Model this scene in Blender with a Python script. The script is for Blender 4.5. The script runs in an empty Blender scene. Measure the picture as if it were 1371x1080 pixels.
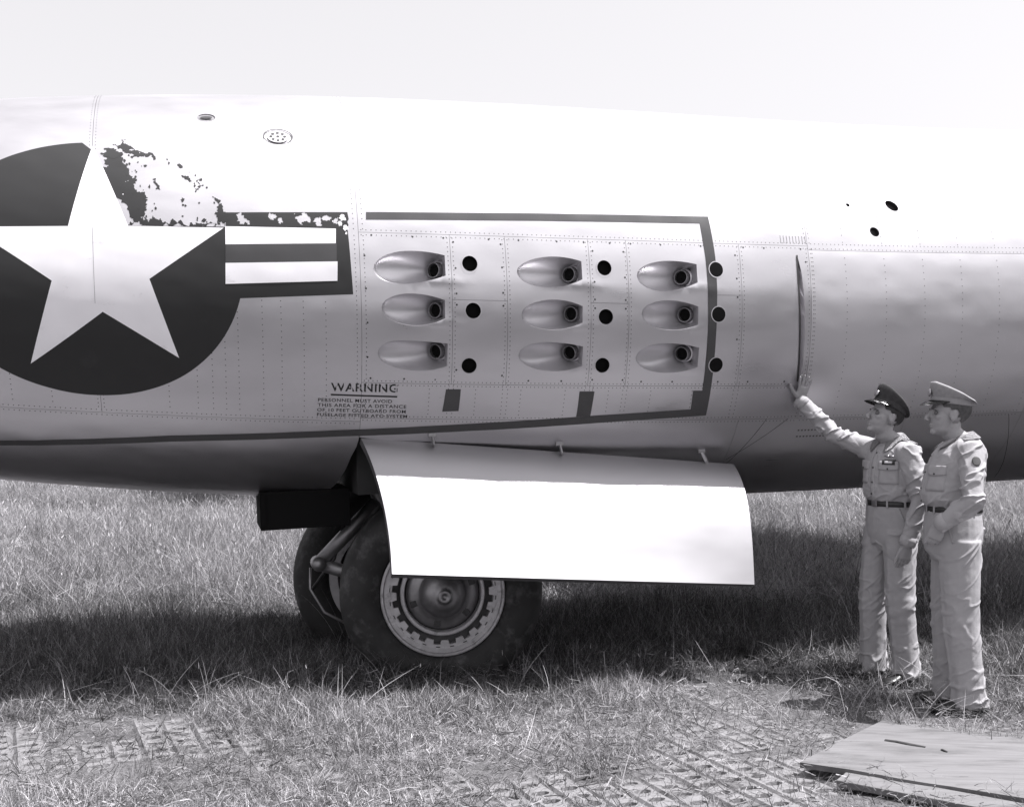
import bpy, bmesh, math, random
import numpy as np
from mathutils import Vector, Matrix, geometry
from mathutils.bvhtree import BVHTree

random.seed(7); RNG = np.random.default_rng(7)
SC = bpy.context.scene
COL = SC.collection
R = math.radians

# ---------------------------------------------------------------- camera, sky, sun, exposure
cam_data = bpy.data.cameras.new('camera'); cam = bpy.data.objects.new('camera', cam_data); COL.objects.link(cam)
cam_data.sensor_width = 36.0; cam_data.lens = 1470.0/1371.0*36.0
cam_data.clip_start = 0.1; cam_data.clip_end = 6000
cam.location = (0, 0, 1.6); cam.rotation_euler = (R(90.7), 0, 0)
SC.camera = cam

SUN_EL, SUN_AZ = R(65), R(3)          # height of the sun; its bearing, from +X towards the camera
world = bpy.data.worlds.new('World'); SC.world = world; world.use_nodes = True
wn, wl = world.node_tree.nodes, world.node_tree.links
for n in list(wn): wn.remove(n)
wo = wn.new('ShaderNodeOutputWorld'); bg = wn.new('ShaderNodeBackground'); sky = wn.new('ShaderNodeTexSky')
sky.sky_type = 'NISHITA'; sky.sun_disc = False; sky.sun_elevation = SUN_EL; sky.sun_rotation = R(90) + SUN_AZ
sky.dust_density = 3.0; sky.air_density = 1.2; sky.ozone_density = 1.0
sep = wn.new('ShaderNodeSeparateColor'); wl.new(sky.outputs[0], sep.inputs[0])      # black-and-white film: one grey value
mixb = wn.new('ShaderNodeMath'); mixb.operation = 'MULTIPLY_ADD'; mixb.inputs[1].default_value = 0.6
halfg = wn.new('ShaderNodeMath'); halfg.operation = 'MULTIPLY'; halfg.inputs[1].default_value = 0.4
wl.new(sep.outputs[1], halfg.inputs[0]); wl.new(sep.outputs[2], mixb.inputs[0]); wl.new(halfg.outputs[0], mixb.inputs[2])
haze = wn.new('ShaderNodeMath'); haze.operation = 'MULTIPLY_ADD'; haze.inputs[1].default_value = 0.5; haze.inputs[2].default_value = 1.95   # bright hazy veil over the whole sky
wl.new(mixb.outputs[0], haze.inputs[0])
comb = wn.new('ShaderNodeCombineColor')
for i, k in enumerate((1.0, 0.985, 1.02)):
    m = wn.new('ShaderNodeMath'); m.operation = 'MULTIPLY'; m.inputs[1].default_value = k
    wl.new(haze.outputs[0], m.inputs[0]); wl.new(m.outputs[0], comb.inputs[i])
wl.new(comb.outputs[0], bg.inputs[0]); bg.inputs[1].default_value = 0.119
wl.new(bg.outputs[0], wo.inputs[0])

sun_d = bpy.data.lights.new('sun', 'SUN'); sun = bpy.data.objects.new('sun', sun_d); COL.objects.link(sun)
sun_d.energy = 5.0; sun_d.angle = R(0.5); sun_d.color = (1.0, 0.985, 0.995)
SUN_DIR = Vector((math.cos(SUN_EL)*math.cos(SUN_AZ), -math.cos(SUN_EL)*math.sin(SUN_AZ), math.sin(SUN_EL)))
sun.rotation_euler = SUN_DIR.to_track_quat('Z', 'Y').to_euler(); sun.location = (5, -3, 20)

vs = SC.view_settings
SC.display_settings.display_device = 'sRGB'
vs.view_transform = 'Standard'; vs.look = 'None'; vs.gamma = 1.0; vs.use_curve_mapping = False
vs.exposure = 1.0

# ---------------------------------------------------------------- materials
def G(v): return (v*1.0, v*0.98, v*1.015, 1.0)                      # a grey with the print's faint violet tone

def mat(name, base, rough=0.6, metal=0.0, var=0.0, scale=8.0, stretch=(1,1,1), bump=0.0, bscale=None, rvar=0.0, spec=0.5, detail=4.0, dirt=None):
    m = bpy.data.materials.new(name); m.use_nodes = True
    nt = m.node_tree; n, l = nt.nodes, nt.links
    b = n['Principled BSDF']; b.inputs['Base Color'].default_value = G(base)
    b.inputs['Roughness'].default_value = rough; b.inputs['Metallic'].default_value = metal
    b.inputs['Specular IOR Level'].default_value = spec
    if var or bump or rvar or dirt:
        tc = n.new('ShaderNodeTexCoord'); mp = n.new('ShaderNodeMapping'); mp.inputs['Scale'].default_value = stretch
        l.new(tc.outputs['Object'], mp.inputs[0])
        nz = n.new('ShaderNodeTexNoise'); nz.inputs['Scale'].default_value = scale; nz.inputs['Detail'].default_value = detail
        l.new(mp.outputs[0], nz.inputs[0])
        if var:
            r = n.new('ShaderNodeValToRGB'); r.color_ramp.elements[0].position = .25; r.color_ramp.elements[1].position = .75
            r.color_ramp.elements[0].color = G(max(0.0, base*(1-var))); r.color_ramp.elements[1].color = G(min(1.0, base*(1+var)))
            l.new(nz.outputs[0], r.inputs[0]); out = r.outputs[0]
            if dirt:                                                     # (grey, scale, threshold, stretch)
                mp2 = n.new('ShaderNodeMapping'); mp2.inputs['Scale'].default_value = dirt[3]; l.new(tc.outputs['Object'], mp2.inputs[0])
                nd = n.new('ShaderNodeTexNoise'); nd.inputs['Scale'].default_value = dirt[1]; nd.inputs['Detail'].default_value = 8
                nd.inputs['Roughness'].default_value = .65
                l.new(mp2.outputs[0], nd.inputs[0])
                rd = n.new('ShaderNodeValToRGB'); rd.color_ramp.elements[0].position = dirt[2]; rd.color_ramp.elements[1].position = min(1, dirt[2]+.15)
                l.new(nd.outputs[0], rd.inputs[0])
                mx = n.new('ShaderNodeMixRGB'); mx.inputs[2].default_value = G(dirt[0]); l.new(rd.outputs[0], mx.inputs[0]); l.new(out, mx.inputs[1]); out = mx.outputs[0]
            l.new(out, b.inputs['Base Color'])
        if rvar:
            mr = n.new('ShaderNodeMapRange'); mr.inputs[1].default_value = .25; mr.inputs[2].default_value = .75
            mr.inputs[3].default_value = max(0.02, rough-rvar); mr.inputs[4].default_value = min(1, rough+rvar)
            l.new(nz.outputs[0], mr.inputs[0]); l.new(mr.outputs[0], b.inputs['Roughness'])
        if bump:
            nb = nz
            if bscale:
                nb = n.new('ShaderNodeTexNoise'); nb.inputs['Scale'].default_value = bscale; nb.inputs['Detail'].default_value = 5; l.new(mp.outputs[0], nb.inputs[0])
            bp = n.new('ShaderNodeBump'); bp.inputs['Strength'].default_value = 1.0; bp.inputs['Distance'].default_value = bump
            l.new(nb.outputs[0], bp.inputs['Height']); l.new(bp.outputs[0], b.inputs['Normal'])
    return m

M = {}
def skin_metal(name, base, r0, r1, mix, var):
    """bare sheet: a fairly sharp sheen over a broad, dull one; every sheet slightly different"""
    m = bpy.data.materials.new(name); m.use_nodes = True; nt = m.node_tree; n, l = nt.nodes, nt.links
    p0 = n['Principled BSDF']; p1 = n.new('ShaderNodeBsdfPrincipled'); mx = n.new('ShaderNodeMixShader'); mx.inputs[0].default_value = mix
    tc = n.new('ShaderNodeTexCoord'); mp = n.new('ShaderNodeMapping'); mp.inputs['Scale'].default_value = (.6, 1, 1.8); l.new(tc.outputs['Object'], mp.inputs[0])
    nz = n.new('ShaderNodeTexNoise'); nz.inputs['Scale'].default_value = 2.6; nz.inputs['Detail'].default_value = 3.5; nz.inputs['Roughness'].default_value = .5; l.new(mp.outputs[0], nz.inputs[0])
    oi = n.new('ShaderNodeObjectInfo'); ad = n.new('ShaderNodeMath'); ad.operation = 'MULTIPLY_ADD'; ad.inputs[1].default_value = .16; l.new(oi.outputs['Random'], ad.inputs[0]); l.new(nz.outputs[0], ad.inputs[2])
    r = n.new('ShaderNodeValToRGB'); e = r.color_ramp.elements; e[0].position = .28; e[1].position = .88; e[0].color = G(base*(1-var)); e[1].color = G(base*(1+var)); l.new(ad.outputs[0], r.inputs[0])
    mp2 = n.new('ShaderNodeMapping'); mp2.inputs['Scale'].default_value = (1.5, 60, 60); l.new(tc.outputs['Object'], mp2.inputs[0])      # rolling grain along the sheet
    n2 = n.new('ShaderNodeTexNoise'); n2.inputs['Scale'].default_value = 3; n2.inputs['Detail'].default_value = 3; l.new(mp2.outputs[0], n2.inputs[0])
    mr = n.new('ShaderNodeMapRange'); mr.inputs[1].default_value = .3; mr.inputs[2].default_value = .7; mr.inputs[3].default_value = r0-.05; mr.inputs[4].default_value = r0+.06; l.new(nz.outputs[0], mr.inputs[0])
    m3 = n.new('ShaderNodeMath'); m3.operation = 'MULTIPLY_ADD'; m3.inputs[1].default_value = .06; l.new(n2.outputs[0], m3.inputs[0]); l.new(mr.outputs[0], m3.inputs[2])
    for q in (p0, p1):
        l.new(r.outputs[0], q.inputs['Base Color']); q.inputs['Metallic'].default_value = 1.0
    l.new(m3.outputs[0], p0.inputs['Roughness']); p1.inputs['Roughness'].default_value = r1
    l.new(p0.outputs[0], mx.inputs[1]); l.new(p1.outputs[0], mx.inputs[2]); l.new(mx.outputs[0], n['Material Output'].inputs[0]); return m
M['skin'] = skin_metal('bare_aluminium_skin', .68, .30, .54, .17, .055)
M['dullskin'] = skin_metal('bare_aluminium_dull_skin', .68, .42, .56, .2, .055)
M['trough'] = mat('formed_aluminium', .66, .40, .75, var=.04, scale=9, rvar=.05)
M['doorskin'] = skin_metal('gear_door_aluminium', .35, .42, .60, .5, .05)
M['edge'] = mat('door_edge_metal', .12, .5, .4)
M['darkmetal'] = mat('dark_metal', .06, .5, .5, var=.3, scale=20)
M['greymetal'] = mat('cast_metal', .30, .45, .8, var=.2, scale=15, bump=.001, bscale=60)
M['rim'] = mat('rim_alloy', .50, .42, .55, var=.18, scale=12, dirt=(.2, 14, .55, (1,1,1)))
M['black'] = mat('plain_black', .008, .9, spec=.1)  # plain black for ports, nozzle throats, fairing and shoe soles
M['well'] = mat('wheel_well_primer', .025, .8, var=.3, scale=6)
M['blue'] = mat('insignia_dark_paint', .016, .5, var=.12, scale=5, dirt=(.03, 3, .62, (1,1,1)))
M['white'] = mat('insignia_white_paint', .88, .55, var=.05, scale=5, dirt=(.6, 6, .62, (1,1,2)))
M['red'] = mat('insignia_mid_paint', .055, .5, var=.1, scale=6)
M['stripe'] = mat('grey_stripe_paint', .06, .42, var=.12, scale=5)
M['letter'] = mat('stencil_paint', .025, .6, var=.2, scale=40)
M['rivet'] = mat('dark_rivet_metal', .07, .6, .5)  # dark grey metal of the rivet heads, reused for fine seams
M['faded'] = mat('faded_stencil', .14, .6, .5)
M['rubber'] = mat('tyre_rubber', .024, .72, var=.4, scale=9, bump=.0015, bscale=60, dirt=(.085, 7, .52, (1,1,1)))

# ---------------------------------------------------------------- mesh helpers
def tag(o, label=None, cat=None, group=None, kind=None):
    if label: o['label'] = label
    if cat: o['category'] = cat
    if group: o['group'] = group
    if kind: o['kind'] = kind
    return o

def link(o, parent=None):
    COL.objects.link(o)
    if parent is not None: o.parent = parent
    return o

def mk(name, V, F, m=None, parent=None, smooth=False, N=None):
    me = bpy.data.meshes.new(name); me.from_pydata([tuple(map(float, v)) for v in V], [], [tuple(map(int, f)) for f in F])
    if m is not None: me.materials.append(m)
    if smooth or N is not None:
        me.polygons.foreach_set('use_smooth', [True]*len(me.polygons))
    me.update()
    if N is not None: me.normals_split_custom_set_from_vertices([tuple(map(float, v)) for v in N])
    return link(bpy.data.objects.new(name, me), parent)

def bm_obj(name, bm, m=None, parent=None, smooth=False, recalc=True):
    if recalc: bmesh.ops.recalc_face_normals(bm, faces=bm.faces)
    me = bpy.data.meshes.new(name); bm.to_mesh(me); bm.free()
    if m is not None: me.materials.append(m)
    if smooth: me.polygons.foreach_set('use_smooth', [True]*len(me.polygons))
    return link(bpy.data.objects.new(name, me), parent)

def empty(name, loc, parent=None):
    o = bpy.data.objects.new(name, None); o.location = loc; o.empty_display_size = .2
    return link(o, parent)

def bm_box(bm, c, h, mtx=None, bevel=0.0):
    """box of half-sizes h about c"""
    r = bmesh.ops.create_cube(bm, size=2.0); vs = r['verts']
    for v in vs:
        v.co = Vector((v.co.x*h[0], v.co.y*h[1], v.co.z*h[2]))
    if bevel:
        es = list({e for v in vs for e in v.link_edges})
        rb = bmesh.ops.bevel(bm, geom=es, offset=bevel, segments=2, affect='EDGES', profile=.5)
        vs = list({v for f in rb['faces'] for v in f.verts} | {v for v in vs if v.is_valid})
        vs = [v for v in vs if v.is_valid]
    for v in vs:
        v.co = (mtx @ v.co if mtx is not None else v.co) + Vector(c)
    return vs

def frame_from(d):
    d = Vector(d).normalized(); a = Vector((0,0,1)) if abs(d.z) < .9 else Vector((1,0,0))
    x = a.cross(d).normalized(); y = d.cross(x); return x, y, d

def bm_tube(bm, pts, rad, n=14, cap=True):
    """tube through pts; rad a number or list of numbers / (rx, ry) pairs"""
    pts = [Vector(p) for p in pts]; k = len(pts)
    rad = list(rad) if isinstance(rad, (list, tuple)) and len(rad) == k else [rad]*k
    rings = []; px = None
    for i, p in enumerate(pts):
        d = (pts[min(i+1, k-1)] - pts[max(i-1, 0)]).normalized()
        if px is None: x, y, _ = frame_from(d)
        else:
            x = (px - d*px.dot(d)).normalized(); y = d.cross(x)
        px = x
        rr = rad[i] if isinstance(rad[i], (tuple, list)) else (rad[i], rad[i])
        rings.append([bm.verts.new(p + x*rr[0]*math.cos(2*math.pi*j/n) + y*rr[1]*math.sin(2*math.pi*j/n)) for j in range(n)])
    for a, b in zip(rings, rings[1:]):
        for j in range(n): bm.faces.new((a[j], a[(j+1) % n], b[(j+1) % n], b[j]))
    if cap:
        bm.faces.new(list(reversed(rings[0]))); bm.faces.new(rings[-1])
    return rings

def lathe(bm, prof, n=64, axis='y', closed=False, a0=0.0, a1=2*math.pi):
    """prof: list of (radius, along-axis)"""
    full = abs(a1-a0-2*math.pi) < 1e-6; m = n if full else n+1
    rings = []
    for (r, h) in prof:
        ring = []
        for j in range(m):
            a = a0+(a1-a0)*j/n; c, s = math.cos(a)*r, math.sin(a)*r
            ring.append(bm.verts.new((c, h, s) if axis == 'y' else (c, s, h)))
        rings.append(ring)
    pairs = list(zip(rings, rings[1:])) + ([(rings[-1], rings[0])] if closed else [])
    for a, b in pairs:
        for j in range(n): bm.faces.new((a[j], a[(j+1) % m], b[(j+1) % m], b[j]))
    return rings

# value noise for bending and wrinkling meshes
_P = np.random.default_rng(3).random((64, 64, 64)).astype(np.float32)
def vnoise(p):
    p = np.asarray(p, float); i = np.floor(p).astype(int); f = p - i; f = f*f*f*(f*(f*6-15)+10)
    def g(a, b, c): return _P[(i[...,0]+a) & 63, (i[...,1]+b) & 63, (i[...,2]+c) & 63]
    x0 = g(0,0,0)*(1-f[...,0])+g(1,0,0)*f[...,0]; x1 = g(0,1,0)*(1-f[...,0])+g(1,1,0)*f[...,0]
    x2 = g(0,0,1)*(1-f[...,0])+g(1,0,1)*f[...,0]; x3 = g(0,1,1)*(1-f[...,0])+g(1,1,1)*f[...,0]
    y0 = x0*(1-f[...,1])+x1*f[...,1]; y1 = x2*(1-f[...,1])+x3*f[...,1]
    return (y0*(1-f[...,2])+y1*f[...,2])*2-1
def fnoise(p, o=3):
    p = np.asarray(p, float); s = 0; a = 1.0; t = 0
    for k in range(o): s = s + a*vnoise(p*(2**k)+17.3*k); t += a; a *= .5
    return s/t
# ================================================================ the bomber
TH, PH = R(15.5), R(2.2)
E1 = np.array([math.cos(TH)*math.cos(PH), math.sin(TH)*math.cos(PH), math.sin(PH)])
E2 = np.array([-math.sin(TH), math.cos(TH), 0.0]); E3 = np.cross(E1, E2)
EM = np.stack([E1, E2, E3])
ORG = np.array([0.0, 7.42, 2.2])
bomber = empty('jet_bomber', (0.0, 7.42, 0.0))
bomber.matrix_world = Matrix.Translation((0.0, 7.42, 0.0)) @ Matrix([[E1[0],E2[0],E3[0],0],[E1[1],E2[1],E3[1],0],[E1[2],E2[2],E3[2],0],[0,0,0,1]])
tag(bomber, 'bare metal jet bomber with star insignia and nine rocket ports along its side', 'aircraft')
LO = EM @ np.array([0, 0, 2.2])                                    # fuselage axis seen from the bomber's base
def to_world(L): return np.asarray(L, float) @ EM + ORG             # local (forward, across, up) about the axis

# fuselage profile: top and bottom heights along the axis
_s = np.linspace(-3.6, 4.2, 79)
_zt = 1.478-.015*_s-.007*_s**2+.002*_s**3; _zb = -1.153-.049*_s+.011*_s**2-.001*_s**3
_S = np.concatenate([[-13,-10,-7,-5.2], _s, [6, 9, 11.5, 13.2, 14.0]])
_ZT = np.concatenate([[1.15,1.30,1.36,1.37], _zt, [1.46,1.38,1.15,.75,.25]])
_ZB = np.concatenate([[.55,.05,-.45,-.66], _zb, [-1.22,-1.1,-.8,-.4,0.1]])
RATIO = .86
def prof(s):
    zt = np.interp(s, _S, _ZT); zb = np.interp(s, _S, _ZB); b = (zt-zb)/2
    return (zt+zb)/2, b, b*RATIO
_tt = np.radians(np.linspace(-360, 360, 7201)); _b0 = 1.3; _a0 = 1.3*RATIO
_ds = np.sqrt((_b0*np.cos(_tt))**2+(_a0*np.sin(_tt))**2)
_arc = np.concatenate([[0], np.cumsum((_ds[1:]+_ds[:-1])/2*np.diff(_tt))]); _arc -= np.interp(0, _tt, _arc)
PER = np.interp(math.pi, _tt, _arc)*2                               # girth of the reference section
def base_surf(s, t):
    s = np.asarray(s, float); t = np.asarray(t, float)
    tau = np.interp(t, _arc, _tt); zc, b, a = prof(s)
    L = np.stack([s, -a*np.cos(tau), zc+b*np.sin(tau)], -1)
    n = np.stack([0*s, -np.cos(tau)/a, np.sin(tau)/b], -1); n /= np.linalg.norm(n, axis=-1, keepdims=True)
    return L, n
# ---- the nine rocket troughs: tip, two right corners, widest points, nozzle; all (along, up the skin)
TR = [[(-1.092,.061),(-.69,.149),(-.687,.034),(-.913,.168),(-.913,-.018),(-.742,.079)],
 [(-1.054,-.155),(-.696,-.104),(-.698,-.205),(-.885,-.071),(-.867,-.251),(-.740,-.164)],
 [(-1.078,-.413),(-.684,-.349),(-.681,-.479),(-.947,-.335),(-.856,-.509),(-.737,-.414)],
 [(-.275,.064),(.115,.137),(.118,.033),(-.064,.160),(-.065,-.018),(.061,.075)],
 [(-.255,-.179),(.114,-.12),(.114,-.214),(-.067,-.086),(-.058,-.258),(.068,-.166)],
 [(-.268,-.408),(.117,-.352),(.124,-.467),(-.097,-.329),(-.057,-.500),(.065,-.408)],
 [(.455,.063),(.842,.139),(.841,.031),(.643,.154),(.633,-.024),(.771,.075)],
 [(.479,-.157),(.842,-.11),(.843,-.216),(.662,-.076),(.663,-.249),(.789,-.160)],
 [(.451,-.415),(.85,-.352),(.86,-.469),(.636,-.326),(.650,-.504),(.781,-.408)]]
def disp(s, t):
    """slight dents and quilting of the sheet between its frames and stringers"""
    q = np.stack([s*2.1, t*4.5, 0*s], -1)
    d = .0020*fnoise(q+3.1, 2) + .0007*vnoise(np.stack([s*7, t*13, 0*s+5], -1))
    pil = np.sin(np.pi*s/.254)**2*np.sin(np.pi*(t+.09)/.181)**2
    s = np.asarray(s, float); t = np.asarray(t, float)
    for T in TR:
        d = d + .0055*np.exp(-((s-T[2][0]+.07)/.15)**2-((t-T[2][1]+.030)/.024)**2)*(t < T[2][1]+.25*(T[1][1]-T[2][1]))
    return d + .0011*pil
def surf(s, t, off=0.0):
    s = np.asarray(s, float); t = np.asarray(t, float)
    L, n = base_surf(s, t)
    return L + n*(disp(s, t)+off)[..., None]
def surf_n(s, t):
    e = .006; s = np.asarray(s, float); t = np.asarray(t, float)
    du = surf(s+e, t)-surf(s-e, t); dv = surf(s, t+e)-surf(s, t-e)
    n = np.cross(du, dv); return n/np.linalg.norm(n, axis=-1, keepdims=True)

def inside(P, poly):
    P = np.asarray(P); x, y = P[:,0], P[:,1]; r = np.zeros(len(P), bool); q = np.asarray(poly)
    for (x0, y0), (x1, y1) in zip(q, np.roll(q, -1, 0)):
        c = ((y0 > y) != (y1 > y)); xx = (x1-x0)*(y-y0)/(y1-y0+1e-15)+x0
        r ^= c & (x < xx)
    return r
def dens(poly, d):
    out = []; n = len(poly)
    for i in range(n):
        a = np.array(poly[i], float); b = np.array(poly[(i+1) % n], float); k = max(1, int(math.ceil(np.linalg.norm(b-a)/d)))
        for j in range(k): out.append(tuple(a+(b-a)*j/k))
    return out
def tri_patch(outer, holes=(), ds=.06, dt=.035, edge=.05):
    """triangles filling a polygon with holes in (s, t)"""
    outer = dens(outer, edge); holes = [list(h) for h in holes]
    V = list(outer); Ed = [(i, (i+1) % len(outer)) for i in range(len(outer))]
    for h in holes:
        b = len(V); V += h; Ed += [(b+i, b+(i+1) % len(h)) for i in range(len(h))]
    o = np.array(outer); lo, hi = o.min(0), o.max(0)
    gs, gt = np.meshgrid(np.arange(lo[0]+ds/2, hi[0], ds), np.arange(lo[1]+dt/2, hi[1], dt))
    gp = np.stack([gs.ravel(), gt.ravel()], -1)
    if len(gp):
        k = inside(gp, outer)
        for h in holes: k &= ~inside(gp, h)
        gp = gp[k]; B = np.array(V)
        if len(gp):
            keep = np.ones(len(gp), bool)
            for c in range(0, len(gp), 500):
                d = ((gp[c:c+500, None]-B[None])**2).sum(-1).min(1); keep[c:c+500] = d > (.35*min(ds, dt))**2
            gp = gp[keep]
    allv = [Vector((float(a), float(b))) for a, b in V] + [Vector((float(a), float(b))) for a, b in gp]
    r = geometry.delaunay_2d_cdt(allv, Ed, [], 0, 1e-7)
    P = np.array([tuple(v) for v in r[0]]); F = np.array([f for f in r[2]])
    c = P[F].mean(1); k = inside(c, outer)
    for h in holes: k &= ~inside(c, h)
    return P, F[k]
def on_skin(name, outer, holes=(), m=None, parent=None, off=0.0, ds=.06, dt=.035, edge=.05):
    P, F = tri_patch(outer, holes, ds, dt, edge)
    N = surf_n(P[:,0], P[:,1]); V = surf(P[:,0], P[:,1], off)
    a = V[F]; fn = np.cross(a[:,1]-a[:,0], a[:,2]-a[:,0]); fl = (fn*N[F[:,0]]).sum(-1) < 0
    F[fl] = F[fl][:, ::-1]
    return mk(name, V+LO, F, m, parent, N=N)
def rect(s0, s1, t0, t1): return [(s0,t0),(s1,t0),(s1,t1),(s0,t1)]
def circ(s, t, r, n=28, rs=None, rot=0.0):
    rs = rs or r; c, sn = math.cos(rot), math.sin(rot); out = []
    for i in range(n):
        a = 2*math.pi*i/n; x, y = rs*math.cos(a), r*math.sin(a); out.append((s+x*c-y*sn, t+x*sn+y*c))
    return out

def trough_curves(T, n=26):
    tip, tr, br, top, bot, noz = [np.array(x) for x in T]
    sR = (tr[0]+br[0])/2; L = sR-tip[0]; tR = (tr[1]+br[1])/2
    u = .5-.5*np.cos(np.linspace(0, math.pi, n)); u = .35*u+.65*np.linspace(0, 1, n)**1.15
    s = tip[0]+u*L; tc = tip[1]+(tR-tip[1])*u
    def half(P, end):
        um = (P[0]-tip[0])/L; H = abs(P[1]-(tip[1]+(tR-tip[1])*um)); he = abs(end[1]-tR)
        return np.where(u < um, H*np.sqrt(np.maximum(0, 1-((um-u)/um)**2)), he+(H-he)*(1-((u-um)/(1-um))**2))
    return u, s, tc, half(top, tr), half(bot, br)
def trough_outline(T):
    u, s, tc, ht, hb = trough_curves(T)
    up = [(a, b+c) for a, b, c in zip(s, tc, ht)]; dn = [(a, b-c) for a, b, c in zip(s, tc, hb)]
    return dn[1:] + up[::-1][:-1] + [(s[0], tc[0])]
PORT = [(-.547,.106),(-.536,-.159),(-.556,-.474),(.255,.103),(.256,-.178),(.246,-.461),(.967,.111),(.974,-.153),(.975,-.455)]
PR = .044
SMALL = [(1.945,.556,.014,.012),(2.267,.562,.048,.034),(2.094,.375,.034,.03)]
SLIT_L = [(1.517,.211),(1.513,.12),(1.512,.037),(1.516,-.12),(1.523,-.277),(1.531,-.43),(1.539,-.56)]
SLIT_R = [(1.524,.200),(1.541,.10),(1.552,-.052),(1.559,-.16),(1.564,-.277),(1.566,-.43),(1.563,-.545)]

g = .0009                                                            # half the gap between two sheets
def panel(s0, s1, t0, t1, holes=(), ds=.06, dt=.035, m='skin'):
    return on_skin('skin_panel', rect(s0+g, s1-g, t0+g, t1-g), holes, M[m], bomber, ds=ds, dt=dt)
oh = [trough_outline(T) for T in TR]; ph = [circ(a, b, PR) for a, b in PORT]
QT, QB = .270, -.587                                                 # upper and lower edge of the rocket bay
TOP = PER/4
for (a, b) in ((-2.555,-1.165),(-1.165,1.6)):
    pass
panel(-4.4,-2.555,-.84,TOP, ds=.08); panel(-2.555,-1.165,-.84,TOP, [circ(-1.952,1.10,.046,rs=.05), circ(-1.565,.915,.075,rs=.086)])
panel(-1.165,1.6,QT,TOP)
panel(1.6,3.3,.245,TOP, [circ(s, t, r2, rs=r1, rot=-.6) for s, t, r1, r2 in SMALL])
panel(1.6,3.3,-.815,.245, m='dullskin'); panel(3.3,6.5,.245,TOP, ds=.12); panel(3.3,6.5,-.815,.245, ds=.12)
panel(-1.165,-.655,QB,QT, oh[0:3]); panel(-.655,-.335,-.10,QT, ph[0:1]); panel(-.655,-.335,QB,-.10, ph[1:3])
panel(-.335,.165,QB,QT, oh[3:6]); panel(.165,.40,-.10,QT, ph[3:4]); panel(.165,.40,QB,-.10, ph[4:6])
panel(.40,.905,QB,QT, oh[6:9]); panel(.905,1.13,-.04,QT, ph[6:7]); panel(.905,1.13,QB,-.04, ph[7:9])
panel(1.13,1.6,QB,QT, [SLIT_L[::-1]+SLIT_R])
panel(-1.165,.2,-.815,QB); panel(.2,1.6,-.815,QB)
# lower skins, cut away round the wheel well
HT = -1.0; BOT = -PER/4
on_skin('skin_panel', [(-1.165+g,-.815-g),(1.19-g,-.815-g),(1.19-g,-1.25),(-1.165+g,-.955)], (), M['skin'], bomber)
on_skin('skin_panel', [(-1.165+g,2*BOT+.955),(-1.165+g,2*BOT-HT*-1+2*1.0 if False else 2*BOT+.815),(1.19-g,2*BOT+.815),(1.19-g,2*BOT+1.25)], (), M['skin'], bomber)
cut = [(-1.165,-.957),(-1.176,-1.03),(-1.203,-1.121),(-1.228,-1.253),(-1.275,-1.447),(-1.345,-1.66),(-1.40,BOT)]
on_skin('skin_panel', [(-4.4+g,-.84-g),(-4.4+g,BOT)]+[(s-g,t) for s, t in cut[::-1]]+[(-1.165-g,-.84-g)], (), M['skin'], bomber, ds=.08)
panel(1.19,2.4,BOT,-.815); panel(2.4,3.3,BOT,-.815); panel(3.3,6.5,BOT,-.815, ds=.12)
# far side and the ends of the fuselage, coarser
panel(-4.4,6.5,TOP,2*TOP, ds=.3, dt=.12); panel(-4.4,-1.40,BOT-TOP,BOT, ds=.3, dt=.12); panel(1.19,6.5,BOT-TOP,BOT, ds=.3, dt=.12)
panel(-1.40,-1.165,BOT-TOP,2*BOT+.955, ds=.3, dt=.12); panel(-1.165,1.19,BOT-TOP,2*BOT+.815, ds=.3, dt=.12)
for s0, s1 in ((-12.9,-4.4),(6.5,13.95)):
    for k in range(4): panel(s0, s1, BOT+k*TOP, BOT+(k+1)*TOP, ds=.35, dt=.16)

# ---- troughs with their nozzles
for T in TR:
    u, s, tc, ht, hb = trough_curves(T); D = .165; V = []; F = []; NP = 17
    for i in range(len(u)):
        for j in range(NP):
            a = math.pi*j/(NP-1); c = math.cos(a)                     # 1 at the top lip, -1 at the bottom lip
            t = tc[i]+(ht[i]-hb[i])/2+(ht[i]+hb[i])/2*c
            L, n = base_surf(s[i], t); d = D*(u[i]**.66)*math.sin(a)**.7 if 0 < j < NP-1 else -float(disp(s[i], t))
            V.append(L-n*d)
    for i in range(len(u)-1):
        for j in range(NP-1):
            a = i*NP+j; F.append((a, a+1, a+NP+1, a+NP))
    tr = mk('rocket_trough', np.array(V)+LO, F, M['trough'], bomber, smooth=True)
    # blunt end wall
    w0 = (len(u)-1)*NP; W = [V[w0+j] for j in range(NP)]
    mk('end_wall', np.array(W)+LO, [tuple(range(NP))], M['trough'], tr)
    sn, tn = T[5]; L, n = base_surf(sn, tn); ax = Vector(-n*.0) + Vector(n*.66) + Vector((-.75, 0, 0)); ax.normalize()
    x, y, d = frame_from(ax); RM = Matrix((x, y, d)).transposed(); mouth = Vector(L-n*.085)
    def disc(name, prof_, m, smooth=True):
        bm = bmesh.new(); lathe(bm, prof_, 28, axis='z')
        for v in bm.verts: v.co = RM @ v.co + mouth + Vector(LO)
        return bm_obj(name, bm, M[m], tr, smooth)
    disc('nozzle', [(.0445,-.10),(.0445,-.002),(.0435,0),(.0395,0),(.0385,-.003),(.037,-.05)], 'greymetal', False)
    disc('nozzle_throat', [(.0392,-.003),(.0385,-.02),(.0001,-.02)], 'black')
    disc('seating_ring', [(.058,-.055),(.056,-.040),(.049,-.036),(.044,-.05)], 'trough', False)
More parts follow.
